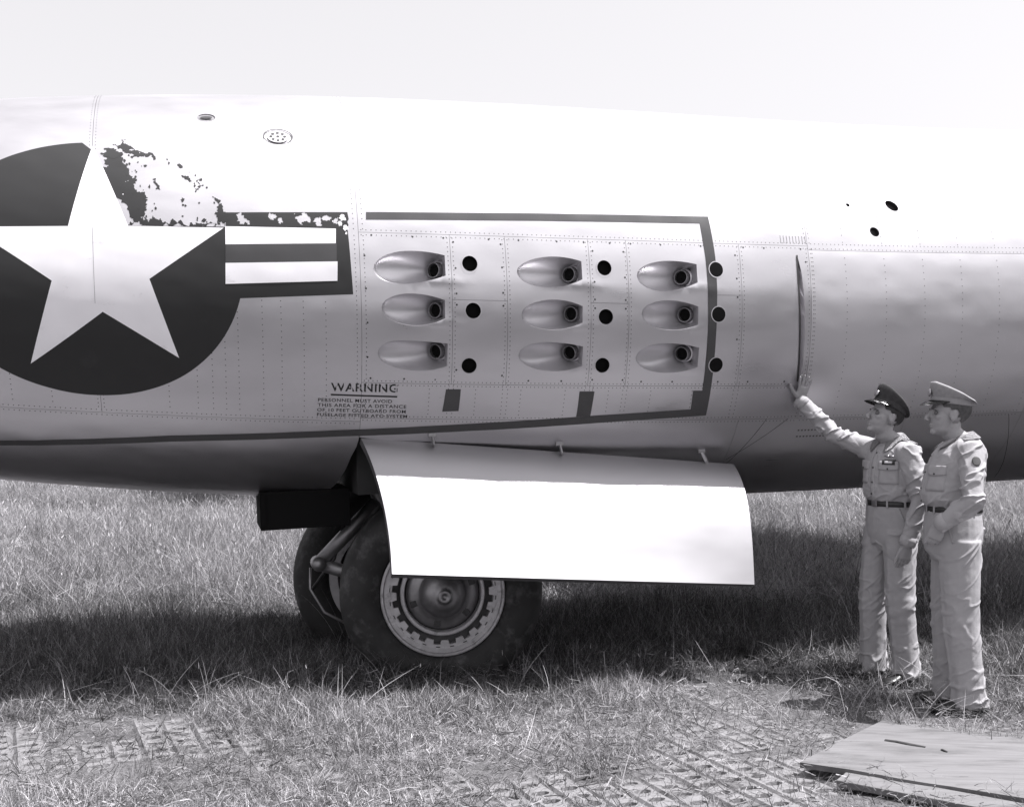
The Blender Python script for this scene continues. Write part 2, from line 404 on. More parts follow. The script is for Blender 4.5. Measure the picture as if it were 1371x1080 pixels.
# ---- round ports: a dished black socket behind each hole
def recess(name, s, t, r, depth, m, rs=None, rot=0.0):
    V = []; F = []; n = 28
    c0 = circ(s, t, r, n, rs, rot); c1 = circ(s, t, r*.97, n, (rs or r)*.97, rot)
    for ring, d in ((c0, .0), (c1, depth)):
        a = np.array(ring); L, nn = base_surf(a[:,0], a[:,1]); q = disp(a[:,0], a[:,1]) if d == 0 else -d*np.ones(n); V += list(L+nn*q[:,None])
    for j in range(n): F.append((j, (j+1) % n, n+(j+1) % n, n+j))
    F.append(tuple(range(n, 2*n)))
    return mk(name, np.array(V)+LO, F, M[m], bomber)
def ring_on(name, s, t, r0, r1, m, parent, off=.003, k=1.0):
    return on_skin(name, circ(s, t, r1, 32, r1*k), [circ(s, t, r0, 32, r0*k)], M[m], parent, off=off, ds=.03, dt=.03)
for (s, t) in PORT:
    p = recess('round_port', s, t, PR, .03, 'black'); ring_on('port_rim', s, t, PR+.0005, PR+.006, 'trough', p, .0025)
for s, t, r1, r2 in SMALL: recess('vent_hole', s, t, r2, .03, 'darkmetal', rs=r1, rot=-.6)
# flush filler points on the upper side
p = recess('filler_cap', -1.952, 1.10, .046, .004, 'greymetal', rs=.05); on_skin('cap_slot', circ(-1.952,1.10,.014,16,.034), (), M['darkmetal'], p, off=.002)
p = recess('drain_plate', -1.565, .915, .075, .003, 'skin', rs=.086)
p2 = on_skin('plate_face', circ(-1.565,.915,.052,28,.06), (), M['rim'], p, off=.002)
ring_on('plate_ring', -1.565, .915, .066, .072, 'rivet', p, .002, 1.14)
for k in range(9):
    a = k*2*math.pi/8; rr = .033 if k < 8 else 0; on_skin('drain_hole', circ(-1.565+rr*1.15*math.cos(a), .915+rr*math.sin(a), .009, 10), (), M['darkmetal'], p, off=.0035)
# the long lifted slot and its lip
V = []; F = []
for i, (a, b) in enumerate(zip(SLIT_L, SLIT_R)):
    for (s, t), d in ((a, .0), ((a[0]+.004, a[1]), .055), (b, .0)):
        L, n = base_surf(s, t); V.append(L-n*(d if d else -float(disp(s, t))))
for i in range(len(SLIT_L)-1):
    k = i*3; F += [(k, k+3, k+4, k+1), (k+1, k+4, k+5, k+2)]
slit = mk('air_slot', np.array(V)+LO, F, M['skin'], bomber)
lip = [(s-.003, t) for s, t in SLIT_L]+[(s+.006, t) for s, t in SLIT_L[::-1]]
on_skin('slot_lip', lip, (), M['darkmetal'], slit, off=.004)

# ---- painted markings, thin films on the skin
O1, O2, O3 = .0012, .0020, .0028
ins = on_skin('insignia', [(-1.835,-.123),(-1.208,-.084),(-1.223,.300),(-1.83,.300)], (), M['blue'], bomber, off=O1-.0004)
tag(ins, 'dark circle with white star and striped bar, paint flaking at the upper right')
RC, DC = (-2.580, .068), .791
def rag(pts, amp, depth, seed):
    rnd = random.Random(seed); out = [tuple(p) for p in pts]
    for k in range(depth):
        nx = []
        for i in range(len(out)):
            a = out[i]; b = out[(i+1) % len(out)]; nx.append(a); dx, dy = b[0]-a[0], b[1]-a[1]; l = math.hypot(dx, dy)
            q = rnd.gauss(0, amp*min(l, .12)); nx.append(((a[0]+b[0])/2-dy/(l+1e-9)*q, (a[1]+b[1])/2+dx/(l+1e-9)*q))
        out = nx
    return out
# the blue disc keeps everything outside the flaked-off quarter; that edge is ragged
peel_edge = rag([(-2.50,.64),(-2.56,.80),(-2.58,.846)], .25, 4, 5)[:-16]
arc = [(RC[0]+DC*math.cos(a), RC[1]+DC*math.sin(a)) for a in np.linspace(R(92), R(360+16.5), 150)]
disc = arc + [(-1.79,.284),(-1.83,.284),(-2.379,.283)] + [(-2.42,.40),(-2.53,.74),(-2.56,.80)]
on_skin('roundel', disc, (), M['blue'], ins, off=O1)
chips = {1: [(-2.504,.64),(-2.47,.677),(-2.462,.753),(-2.436,.767),(-2.392,.767),(-2.397,.714),(-2.358,.604),(-2.323,.581),(-2.29,.491),(-2.282,.405),(-2.301,.321),(-2.293,.284),(-2.379,.283)],
 2: [(-2.449,.844),(-2.349,.818),(-2.234,.77),(-2.24,.733),(-2.257,.749),(-2.331,.78),(-2.384,.794),(-2.428,.807)],
 12: [(-2.515,.77),(-2.475,.815),(-2.43,.80),(-2.40,.765),(-2.43,.735),(-2.47,.745)], 13: [(-2.40,.80),(-2.33,.785),(-2.30,.74),(-2.35,.73),(-2.38,.77)],
 3: [(-2.242,.559),(-2.228,.571),(-2.234,.503)], 4: [(-2.099,.607),(-2.069,.601),(-2.038,.569),(-2.052,.562)], 5: [(-2.002,.581),(-1.982,.536),(-1.996,.545)],
 6: [(-2.027,.517),(-2.004,.513),(-2.019,.491)], 7: [(-1.935,.475),(-1.893,.444),(-1.906,.428),(-1.923,.443)], 8: [(-2.108,.692),(-2.094,.679),(-2.103,.66)],
 9: [(-2.099,.461),(-2.081,.451),(-2.094,.429)], 10: [(-1.941,.285),(-1.931,.359),(-1.906,.433),(-1.889,.416),(-1.868,.36),(-1.877,.285)],
 11: [(-2.31,.284),(-2.31,.322),(-2.27,.306),(-2.2,.312),(-2.12,.302),(-2.05,.308),(-1.98,.298),(-1.92,.302),(-1.9,.284)]}
for k, c in chips.items(): on_skin('paint_remnant', rag(c, .26, 5 if k in (1, 2, 10, 11, 12, 13) else 3, k), (), M['blue'], ins, off=O1+.00004*k)
rnd = random.Random(11)
for k in range(26):
    s = rnd.uniform(-2.28,-1.93); t = rnd.uniform(.32,.72)
    if (s-RC[0])**2+(t-RC[1])**2 < (DC-.02)**2 and (rnd.random() < .25 or (s+2.28)*1.0+(t-.3) > .62):
        r = rnd.uniform(.003,.011); on_skin('paint_remnant', rag(circ(s, t, r*1.4, 5, r), .3, 2, k+40), (), M['blue'], ins, off=O1)
V = []; F = []
for k in range(300):                                                  # a dust of tiny flecks where the film has let go
    s = rnd.uniform(-2.46,-1.90); t = rnd.uniform(.29,.80); edge_d = DC-math.hypot(s-RC[0], t-RC[1])
    if edge_d < .01: continue
    pr_ = .10+.75*math.exp(-((s+2.29+.12*(t-.3))/.05)**2)+.8*math.exp(-((t-.315)/.022)**2)+.55*math.exp(-(edge_d/.05)**2)
    if rnd.random() > pr_: continue
    r = rnd.uniform(.0025,.0085); a0 = rnd.uniform(0,6.28); nn = 5; pts_ = [(s+r*rnd.uniform(.4,1.5)*math.cos(a0+j*6.283/nn), t+1.5*r*rnd.uniform(.4,1.5)*math.sin(a0+j*6.283/nn)) for j in range(nn)]
    P_ = np.array(pts_); q = surf(P_[:,0], P_[:,1], O1+.0004)+LO; b = len(V); V += list(q); F.append(tuple(range(b, b+nn)))
tag(mk('paint_fleck', V, F, M['blue'], ins), kind='stuff')
V = []; F = []
for k in range(14):                                                  # and pinholes through what is left of it
    s = rnd.uniform(-2.50,-2.28); t = rnd.uniform(.30,.79); r = rnd.uniform(.0015,.0042); a0 = rnd.uniform(0,6.28); nn = 5
    if k > 9: s = rnd.uniform(-1.87,-1.21); t = rnd.uniform(.30,.375)
    pts_ = [(s+r*rnd.uniform(.4,1.4)*math.cos(a0+j*6.283/nn), t+1.4*r*rnd.uniform(.4,1.4)*math.sin(a0+j*6.283/nn)) for j in range(nn)]
    P_ = np.array(pts_); q = surf(P_[:,0], P_[:,1], O1+.0007)+LO; b = len(V); V += list(q); F.append(tuple(range(b, b+nn)))
tag(mk('bare_pinhole', V, F, M['white'], ins), kind='stuff')
# the bar's upper border, with flakes missing
def flake(s, t, w, h, seed):
    q = random.Random(seed+5); return rag([(s+w*math.cos(a)*q.uniform(.45,1.25), t+h*math.sin(a)*q.uniform(.5,1.2)) for a in np.linspace(0, 6.283, 9)[:-1]], .26, 3, seed)
fl = [flake(-1.79,.335,.025,.042,1), flake(-1.755,.31,.012,.022,2), flake(-1.62,.352,.03,.022,3), flake(-1.585,.325,.016,.026,4), flake(-1.46,.34,.045,.036,5),
      flake(-1.385,.325,.026,.03,6), flake(-1.33,.35,.03,.02,7), flake(-1.285,.335,.02,.028,8)]
on_skin('bar_border', [(-1.873,.287),(-1.873,.37),(-1.218,.388),(-1.213,.345),(-1.222,.33),(-1.216,.31),(-1.226,.290)], fl, M['blue'], ins, off=O1+.0002, edge=.02)
for k, (s, t, w, h) in enumerate([(-1.245,.352,.02,.024),(-1.262,.318,.014,.022),(-1.236,.296,.014,.018),(-1.232,.262,.005,.010)]):
    on_skin('bare_flake', flake(s, t, w, h, k+70), (), M['white'], ins, off=O2+.0002)
star = [(-2.553,.83),(-2.374,.281),(-1.885,.277),(-2.275,-.024),(-2.14,-.471),(-2.516,-.217),(-2.89,-.538),(-2.761,-.045),(-3.16,.272),(-2.674,.277)]
on_skin('star', star, (), M['white'], ins, off=O2)
for t0, t1, x in ((-.17,.27,-2.552),):                # the lap in the sheets shows through the star
    on_skin('panel_seam', [(x-.0007,t0),(x+.0007,t0),(x+.0007,t1),(x-.0007,t1)], (), M['rivet'], ins, off=O3)
cw = lambda t: -1.876-.010*(.29-t)/.33
for nm, (t0, t1), (u0, u1), m in (('upper_stripe',(.181,.286),(.201,.287),'white'),('middle_stripe',(.075,.181),(.098,.201),'red'),('lower_stripe',(-.043,.075),(-.011,.098),'white')):
    on_skin(nm, [(cw(t0),t0),(-1.292,u0),(-1.287,u1),(cw(t1),t1)], (), M[m], ins, off=O2+.0004)
# walkway / danger outline round the rocket bay
ol = on_skin('warning_outline', [(-1.118,.346),(-1.115,.392),(-.12,.417),(.957,.440),(.968,.18),(.966,-.026),(.961,-.242),(.961,-.784),(.261,-.833),(-.516,-.896),(-1.255,-.950),(-2.202,-1.038),(-3.107,-1.164),(-3.8,-1.275),
      (-3.8,-1.228),(-3.101,-1.117),(-2.2,-.989),(-1.257,-.903),(-.523,-.844),(.252,-.781),(.905,-.737),(.907,-.242),(.907,-.027),(.902,.18),(.892,.391),(-.125,.371)], [circ(.967,.111,PR+.0075,32), circ(.974,-.153,PR+.0075,32), circ(.975,-.455,PR+.0075,32)][:0], M['stripe'], bomber, off=O1)
for (a, b) in ((.967,.111),(.974,-.153),(.975,-.455)): on_skin('port_patch', circ(a, b, PR, 28), (), M['black'], ol, off=O2)
for q in ([(-.684,-.619),(-.597,-.617),(-.601,-.757),(-.697,-.763)], [(.119,-.623),(.212,-.623),(.207,-.785),(.119,-.790)], [(.845,-.617),(.9055,-.617),(.9055,-.737),(.85,-.741)]):
    on_skin('grey_patch', q, (), M['stripe'], ol, off=O1+.0004)
# stencilled warning
def lettering(text, s0, t0, width, cap, m, parent, off=O1, bold=.012, space=1.0):
    cu = bpy.data.curves.new('lettering', 'FONT'); cu.body = text; cu.size = 1.0; cu.resolution_u = 3; cu.space_character = space; cu.offset = bold
    tmp = bpy.data.objects.new('lettering', cu); COL.objects.link(tmp)
    me = bpy.data.meshes.new_from_object(tmp.evaluated_get(bpy.context.evaluated_depsgraph_get()))
    bpy.data.objects.remove(tmp)
    V = np.array([tuple(v.co) for v in me.vertices]); F = [tuple(p.vertices) for p in me.polygons]; bpy.data.meshes.remove(me)
    lo, hi = V.min(0), V.max(0); s = s0+(V[:,0]-lo[0])/(hi[0]-lo[0])*width; t = t0+(V[:,1]-lo[1])/(hi[1]-lo[1])*cap
    return mk('lettering', surf(s, t, off)+LO, F, M[m], parent, N=surf_n(s, t))
wt = on_skin('warning_stencil', [(-1.335,-.672),(-.962,-.676),(-.962,-.666),(-1.335,-.662)], (), M['letter'], bomber, off=O1)
tag(wt, 'stencilled warning text with underlined heading')
lettering('WARNING', -1.335, -.645, .373, .052, 'letter', wt, bold=.022, space=1.12)
for k in range(9):                                                   # stencil bridges
    s = -1.305+k*.0415; on_skin('stencil_bridge', rect(s, s+.006, -.65, -.59), (), M['skin'], wt, off=O2)
for k, (tx, w, x0) in enumerate((('PERSONNEL MUST AVOID', .415, -1.405), ('THIS AREA FOR A DISTANCE', .50, -1.407), ('OF 10 FEET OUTBOARD FROM', .50, -1.409), ('FUSELAGE FITTED ATO SYSTEM', .51, -1.409))):
    lettering(tx, x0, -.712-k*.0325, w, .0215, 'letter', wt, space=1.1)
for k in range(2):
    for j in range(9):
        s = 1.63+j*.024+.004*k; on_skin('faded_mark', rect(s, s+.012, -.911-k*.05, -.900-k*.05), (), M['faded'], bomber, off=O1)
# seams that are scribed rather than gapped
for pts in ([(1.535,-.815),(1.2,-1.15)], [(1.384,-.815),(1.215,-1.2)], [(3.2,-.83),(3.55,-1.6)]):
    (a, b), (c, d) = pts; l = math.hypot(c-a, d-b); nx, ny = -(d-b)/l*.0018, (c-a)/l*.0018
    on_skin('panel_seam', [(a-nx,b-ny),(c-nx,d-ny),(c+nx,d+ny),(a+nx,b+ny)], (), M['darkmetal'], bomber, off=.0006)

# rivets and screws: real little heads, far too many to handle one by one
def heads(name, pts, r, h, m):
    P = np.array(pts); V = []; F = []; L, n = base_surf(P[:,0], P[:,1]); L = L+n*(disp(P[:,0], P[:,1]))[:,None]
    tx = np.array([1.0,0,0]); b = np.cross(n, tx)
    for i in range(len(P)):
        k = len(V)
        for j in range(6):
            a = j*math.pi/3; V.append(L[i]+r*(math.cos(a)*tx+math.sin(a)*b[i])+n[i]*.0004)
        V.append(L[i]+n[i]*h); F += [(k+j, k+(j+1) % 6, k+6) for j in range(6)]
    return tag(mk(name, np.array(V)+LO, F, M[m], bomber), kind='stuff')
rv = []
def row(a, b, pitch=.026, jit=.0):
    l = math.hypot(b[0]-a[0], b[1]-a[1]); k = int(l/pitch)
    for i in range(k+1): rv.append((a[0]+(b[0]-a[0])*i/max(k,1)+RNG.normal(0,jit), a[1]+(b[1]-a[1])*i/max(k,1)+RNG.normal(0,jit)))
for s in (-2.57,-2.54,-1.19,-1.14,-.67,-.64,-.35,-.32,.15,.18,.39,.415,1.115,1.145,1.585,1.615,1.625): row((s,-.80),(s,.25))
for s in (-2.57,-2.54,-1.19,-1.14,1.585,1.615,3.285,3.315): row((s,.29),(s,1.6),.03)
for s in (-1.97,-1.83,-1.70,-1.60,-1.48,-1.36,-2.2,-2.05,-1.9,-3.0,-2.8): row((s,-.78),(s,-.13),.034)
for t in (.285,.255): row((-1.15,t),(3.25,t),.028)
for t in (-.575,-.60,-.80,-.83): row((-1.15,t),(1.58,t),.024)
for t in (-.82,-.855): row((-3.6,t),(-1.2,t),.026)
for t in (-.80,-.83): row((1.62,t),(3.25,t),.026)
for k in range(6): row((1.42,.288+k*.008),(1.59,.288+k*.008),.02)
for s in np.arange(-1.05,1.1,.27): row((s,-.78),(s,-.62),.026)
for s in np.arange(1.85,3.3,.28): row((s,-.75),(s,.2),.04); row((s,.3),(s,1.2),.045)
def clear(p):
    for (a, b) in PORT:
        if (p[0]-a)**2+(p[1]-b)**2 < .056**2: return False
    return True
rv = np.array(rv)
ok = np.ones(len(rv), bool)
for o in oh: ok &= ~inside(rv, [(a+(a-np.mean([q[0] for q in o]))*.06, b+(b-np.mean([q[1] for q in o]))*.12) for a, b in o])
ok &= np.array([clear(p) for p in rv]); ok &= ~((np.abs(rv[:,0]-1.54) < .04) & (rv[:,1] > -.58) & (rv[:,1] < .22))
heads('rivet', rv[ok], .0031, .0011, 'rivet')
sc = [(-1.094,.255),(-.864,.252),(-.69,.25),(-.428,.25),(-.252,.25),(-.024,.25),(.14,.25),(.30,.25),(.43,.25),(.62,.25),(.88,.25),(1.16,.25),(1.3,.25),(1.55,.25),(-1.138,.136),(-1.137,-.049),(-1.133,-.24),(-1.134,-.436),(-1.116,-.56),(-.927,-.56),(-.748,-.56),
 (-.635,.228),(-.36,.223),(-.63,.078),(-.36,.089),(-.63,-.065),(-.36,-.055),(-.63,-.128),(-.36,-.128),(-.63,-.5),(-.36,-.53),(.19,.2),(.38,.2),(.19,.02),(.38,.05),(.19,-.08),(.38,-.08),(.19,-.13),(.38,-.13),(.19,-.55),(.38,-.55),(-.2,-.56),(.0,-.56),(.5,-.56),(.7,-.56),(1.0,-.56),(1.2,-.56),(1.45,-.56),
 (1.1,.2),(1.1,.06),(.93,.2),(1.1,-.05),(1.1,-.3),(1.575,.17),(3.2,.22),(3.2,-.2)]
heads('screw', sc, .0062, .0012, 'darkmetal')

# ---- wheel well, gear, wheels
def bbox(name, lo, hi, m, parent, open_bottom=False):
    (x0,y0,z0),(x1,y1,z1) = lo, hi
    V = [(x,y,z) for x in (x0,x1) for y in (y0,y1) for z in (z0,z1)]
    F = [(1,3,7,5),(0,1,5,4),(2,6,7,3),(0,2,3,1),(4,5,7,6)] + ([] if open_bottom else [(0,4,6,2)])
    return mk(name, np.array(V)+LO, F, m, parent)
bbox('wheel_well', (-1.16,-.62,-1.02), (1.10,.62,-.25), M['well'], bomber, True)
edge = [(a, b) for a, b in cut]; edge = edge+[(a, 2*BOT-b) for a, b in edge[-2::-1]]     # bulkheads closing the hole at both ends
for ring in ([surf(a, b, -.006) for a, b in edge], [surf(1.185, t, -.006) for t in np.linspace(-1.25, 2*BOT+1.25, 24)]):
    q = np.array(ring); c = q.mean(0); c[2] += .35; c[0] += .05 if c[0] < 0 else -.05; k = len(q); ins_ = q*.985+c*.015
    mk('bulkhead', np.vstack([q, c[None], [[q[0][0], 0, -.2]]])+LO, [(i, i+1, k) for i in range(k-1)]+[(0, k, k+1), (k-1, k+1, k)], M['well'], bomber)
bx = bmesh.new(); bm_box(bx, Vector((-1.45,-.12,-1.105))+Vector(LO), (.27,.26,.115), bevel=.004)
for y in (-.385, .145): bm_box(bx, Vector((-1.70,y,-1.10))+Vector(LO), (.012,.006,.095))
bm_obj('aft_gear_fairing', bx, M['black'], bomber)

YAW = R(-7)
WR = .60; HUB = Vector((-.63,-.37,-1.662))
def wheel(center, out):
    """out = -1 for the wheel whose hub faces the camera"""
    W = Matrix.Translation(center+Vector(LO)) @ Matrix.Rotation(YAW, 4, 'Z') @ Matrix.Scale(-out, 4, (0,1,0))
    def fin(name, bm, m, parent, smooth=True):
        bm.transform(W); return bm_obj(name, bm, M[m], parent, smooth)
    # outer side is at -y in the wheel's own frame
    bm = bmesh.new()
    P = [(.385,-.150),(.400,-.172),(.43,-.190),(.475,-.204),(.52,-.204),(.562,-.192),(.594,-.168),(.614,-.135),(.6245,-.108)]
    for k in range(5):
        c = -.08+k*.04; P += [(.629,c-.014),(.63,c),(.629,c+.014),(.611,c+.014),(.611,c+.026)] if k < 4 else [(.629,c-.014),(.63,c),(.629,c+.014)]
    P += [(.6245,.108),(.614,.135),(.594,.168),(.562,.192),(.52,.204),(.475,.204),(.43,.190),(.400,.172),(.385,.150)]
    lathe(bm, P, 96, closed=True)
    for v in bm.verts:                                               # loaded tyre: flat where it meets the ground
        if v.co.z < -.52: v.co.y *= 1+.25*(-.52-v.co.z)/.12; v.co.z = -.52-(-.52-v.co.z)*.25
    tyre = fin('tyre', bm, 'rubber', bomber)
    bm = bmesh.new()
    lathe(bm, [(.384,-.150),(.384,-.164),(.378,-.168),(.368,-.168),(.364,-.163),(.362,-.152),(.316,-.150),(.312,-.146),(.312,-.10),(.328,.15),(.386,.152),(.386,-.15)], 96)
    fin('rim', bm, 'rim', tyre, False)
    bm = bmesh.new(); lathe(bm, [(.327,-.09),(.20,-.07),(.06,-.06),(.001,-.06)], 64); fin('brake_disc', bm, 'darkmetal', tyre)
    # a castellated clamp ring: plate segments between dark gaps
    bm = bmesh.new(); n = 20
    for k in range(n):
        a = 2*math.pi*k/n; w = .9*2*math.pi/n/2
        for (r0, r1, ww, y0, y1) in ((.338,.360,w*.86,-.158,-.150),(.286,.318,w*.66,-.154,-.130)):
            vs = []
            for y in (y0, y1):
                for (r, s) in ((r0,-1),(r0,1),(r1,1),(r1,-1)):
                    b = a+s*ww*(1 if r > .31 else .8); vs.append(bm.verts.new((r*math.cos(b), y, r*math.sin(b))))
            for f in ((0,1,2,3),(7,6,5,4),(0,4,5,1),(1,5,6,2),(2,6,7,3),(3,7,4,0)): bm.faces.new([vs[i] for i in f])
    fin('clamp_ring', bm, 'rim', tyre, False)
    bm = bmesh.new(); n = 24
    for k in range(n):
        a = 2*math.pi*(k+.5)/n
        bm_box(bm, (.327*math.cos(a), -.153, .327*math.sin(a)), (.0025,.003,.012), Matrix.Rotation(-a, 3, 'Y'))
    fin('clamp_bolt', bm, 'darkmetal', tyre, False)
    bm = bmesh.new(); lathe(bm, [(.262,-.10),(.262,-.135),(.256,-.140),(.240,-.140),(.236,-.132),(.232,-.10)], 72); fin('hub_ring', bm, 'rim', tyre, False)
    bm = bmesh.new(); lathe(bm, [(.23,-.085),(.22,-.105),(.185,-.12),(.150,-.125),(.142,-.15),(.128,-.205),(.095,-.245),(.058,-.262),(.040,-.264),(.040,-.276),(.034,-.280),(.016,-.280),(.014,-.270),(.001,-.270)], 64)
    fin('hub_cap', bm, 'greymetal', tyre)
    for k in range(6):
        bm = bmesh.new(); a = 2*math.pi*(k+.3)/6; bm_box(bm, (.186*math.cos(a), -.118, .186*math.sin(a)), (.024,.004,.020), Matrix.Rotation(-a, 3, 'Y'), bevel=.003)
        fin('hub_slot', bm, 'darkmetal', tyre, False)
    return tyre
wheel(HUB, -1)
Yv = Vector((math.sin(-YAW), math.cos(YAW), 0))
FAR = HUB + Vector((-.215, .86, 0))
wheel(FAR, 1)
mid = (HUB+FAR)/2
bm = bmesh.new(); bm_tube(bm, [HUB+Vector(LO), FAR+Vector(LO)], .07, 16); bm_obj('axle', bm, M['greymetal'], bomber, True)
bm = bmesh.new(); bm_tube(bm, [mid+Vector(LO), mid+Vector((.05,0,.45))+Vector(LO)], .075, 18); bm_tube(bm, [mid+Vector((.05,0,.40))+Vector(LO), mid+Vector((.12,.02,1.3))+Vector(LO)], .11, 18)
strut = bm_obj('gear_strut', bm, M['greymetal'], bomber, True)
el = mid+Vector((-.62,-.12,.18))
for a, b, r in ((mid+Vector((-.14,-.08,.62)), el, .042), (el, mid+Vector((-.12,-.06,-.02)), .036)):
    bm = bmesh.new(); bm_tube(bm, [a+Vector(LO), b+Vector(LO)], [r*1.25, r], 12); bm_obj('torque_link', bm, M['greymetal'], bomber, True)
bm = bmesh.new(); bm_tube(bm, [el+Vector((0,-.07,0))+Vector(LO), el+Vector((0,.07,0))+Vector(LO)], .045, 14); bm_obj('link_pin', bm, M['greymetal'], bomber, True)
bm = bmesh.new(); bm_tube(bm, [mid+Vector((-.3,-.05,1.0))+Vector(LO), mid+Vector((-.22,-.1,.6))+Vector(LO), mid+Vector((.0,-.05,.25))+Vector(LO)], .05, 12); bm_obj('drag_brace', bm, M['greymetal'], bomber, True)
hp = [el+Vector((-.05,-.02,-.02)), el+Vector((-.06,-.05,-.15)), el+Vector((.02,-.08,-.30)), el+Vector((.15,-.08,-.38)), el+Vector((.28,-.06,-.40))]
bm = bmesh.new(); bm_tube(bm, [p+Vector(LO) for p in hp], .009, 8); bm_obj('brake_hose', bm, M['greymetal'], bomber, True)
bm = bmesh.new(); bm_tube(bm, [mid+Vector((-.40,-.10,.55))+Vector(LO), mid+Vector((-.52,-.12,.2))+Vector(LO), mid+Vector((-.66,-.05,.0))+Vector(LO)], .012, 8); bm_obj('brake_hose', bm, M['darkmetal'], bomber, True)

# ---- the two big gear doors, hanging open
DL = np.array([(-1.156,-.80,-.677),(-1.113,-.94,-.842),(-1.081,-1.03,-.986),(-1.069,-1.14,-1.205),(-1.075,-1.26,-1.406)])
DR = np.array([(1.203,-.80,-.946),(1.184,-.94,-1.051),(1.174,-1.03,-1.151),(1.133,-1.14,-1.353),(1.077,-1.26,-1.633)])
def smooth_curve(P, n):
    k = np.concatenate([[0], np.cumsum(np.linalg.norm(np.diff(P, axis=0), axis=1))]); k /= k[-1]
    u = np.linspace(0, 1, n); c = [np.polyfit(k, P[:,i], 3) for i in range(3)]
    return np.stack([np.polyval(q, u) for q in c], -1)
def door(flip):
    nv, nu = 28, 40; A, B = smooth_curve(DL, nv), smooth_curve(DR, nv)
    u = np.linspace(0, 1, nu)[None,:,None]; Pg = A[:,None]*(1-u)+B[:,None]*u
    sp = .02*np.sin(math.pi*u[...,0])
    Pg[...,1] -= sp*.4*np.linspace(0,1,nv)[:,None]
    Pg[...,1] += .0028*fnoise(Pg*[3,3,5], 3)
    du = np.gradient(Pg, axis=1); dv = np.gradient(Pg, axis=0); N = np.cross(du, dv); N /= np.linalg.norm(N, axis=-1, keepdims=True)
    if N[...,1].mean() > 0: N = -N
    In = Pg-N*.045
    if flip: Pg = Pg*[1,-1,1]; In = In*[1,-1,1]
    def quads(o=0): return [(o+i*nu+j, o+i*nu+j+1, o+(i+1)*nu+j+1, o+(i+1)*nu+j) for i in range(nv-1) for j in range(nu-1)]
    d = mk('gear_door', Pg.reshape(-1,3)+LO, quads(), M['doorskin'], bomber, smooth=True)
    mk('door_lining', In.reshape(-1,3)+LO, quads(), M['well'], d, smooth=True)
    loop = [(0,j) for j in range(nu)]+[(i,nu-1) for i in range(1,nv)]+[(nv-1,j) for j in range(nu-2,-1,-1)]+[(i,0) for i in range(nv-2,0,-1)]
    V = [Pg[i,j] for i,j in loop]+[In[i,j] for i,j in loop]; n = len(loop)
    mk('door_edge', np.array(V)+LO, [(k, (k+1) % n, n+(k+1) % n, n+k) for k in range(n)], M['edge'], d)
    return d, Pg
dn, Pg = door(False); door(True)
for (s, t) in ((-.744,-.925),(.043,-.985),(1.0,-1.06)):
    Ls, n = base_surf(s, t); j = int(np.argmin(np.abs(Pg[0,:,0]-(s+.03)))); e = Pg[0,j]
    bm = bmesh.new()
    bm_box(bm, Vector(Ls+n*.006+LO), (.024,.010,.012), bevel=.003)
    bm_tube(bm, [Vector(Ls+n*.02+LO), Vector((Ls+n*.09+e)/2+LO), Vector(e+LO)+Vector((0,-.012,-.02))], [(.014,.008),(.015,.008),(.014,.008)], 10)
    bm_obj('hinge_arm', bm, M['greymetal'], bomber, False)
# added on the far side, out of view, to shade the field behind the fuselage
def shade_wing():
    bm = bmesh.new(); st = []
    for (y, xl, xt, z, th) in ((.75,8.8,2.3,.62,.42),(4.0,6.6,1.4,.66,.34),(9.0,3.3,.2,.70,.26),(16.5,-1.7,-3.6,.72,.16)):
        pr = []
        for k in range(24):
            a = 2*math.pi*k/24; c = (1+math.cos(a))/2; w = math.sin(a); pr.append(bm.verts.new(Vector((xt+(xl-xt)*c, y, z+th/2*w*(1-.55*(1-c))))+Vector(LO)))
        st.append(pr)
    for a, b in zip(st, st[1:]):
        for j in range(24): bm.faces.new((a[j], a[(j+1) % 24], b[(j+1) % 24], b[j]))
    bm.faces.new(st[-1]); bm.faces.new(st[0][::-1])
    return bm_obj('shade_wing', bm, M['skin'], bomber, True)
shade_wing()
# ================================================================ the ground, the steel mat, the grass
def gz(x, y):
    """height of the soil"""
    x = np.asarray(x, float); y = np.asarray(y, float); p = np.stack([x, y, 0*x], -1)
    near = np.clip((9.5-y)/1.5, 0, 1)*np.clip((6.5-np.abs(x))/1.5, 0, 1)
    h = .013*fnoise(p*1.3+4, 2)+.008*fnoise(p*5, 2)+.004*vnoise(p*21)+.025
    def dip(cx, cy, rx, ry, a): return -a*np.exp(-((x-cx)/rx)**2-((y-cy)/ry)**2)
    h = h+dip(-2.35,5.42,.80,.22,.026)+dip(.30,4.62,.75,.22,.024)+dip(.95,5.0,.36,.36,.017)+dip(-.3,6.75,.9,.5,.025)+dip(-1.5,5.45,.6,.22,.016)+dip(1.5,4.75,.5,.25,.012)
    return h*near
fx = np.concatenate([[-4000,-1200,-400,-150,-60,-30,-15,-10,-8], np.arange(-6.6,6.61,.05), [8,10,15,30,60,150,400,1200,4000]])
fy = np.concatenate([[-4000,-1200,-400,-150,-60,-25,-8,0,2.5,3.3], np.arange(3.8,9.61,.05), [10.2,11,12.5,15,20,30,60,150,400,1200,4000]])
gx, gy = np.meshgrid(fx, fy); hz = gz(gx, gy)
nx_, ny_ = len(fx), len(fy)
soil = bpy.data.materials.new('dusty_soil'); soil.use_nodes = True
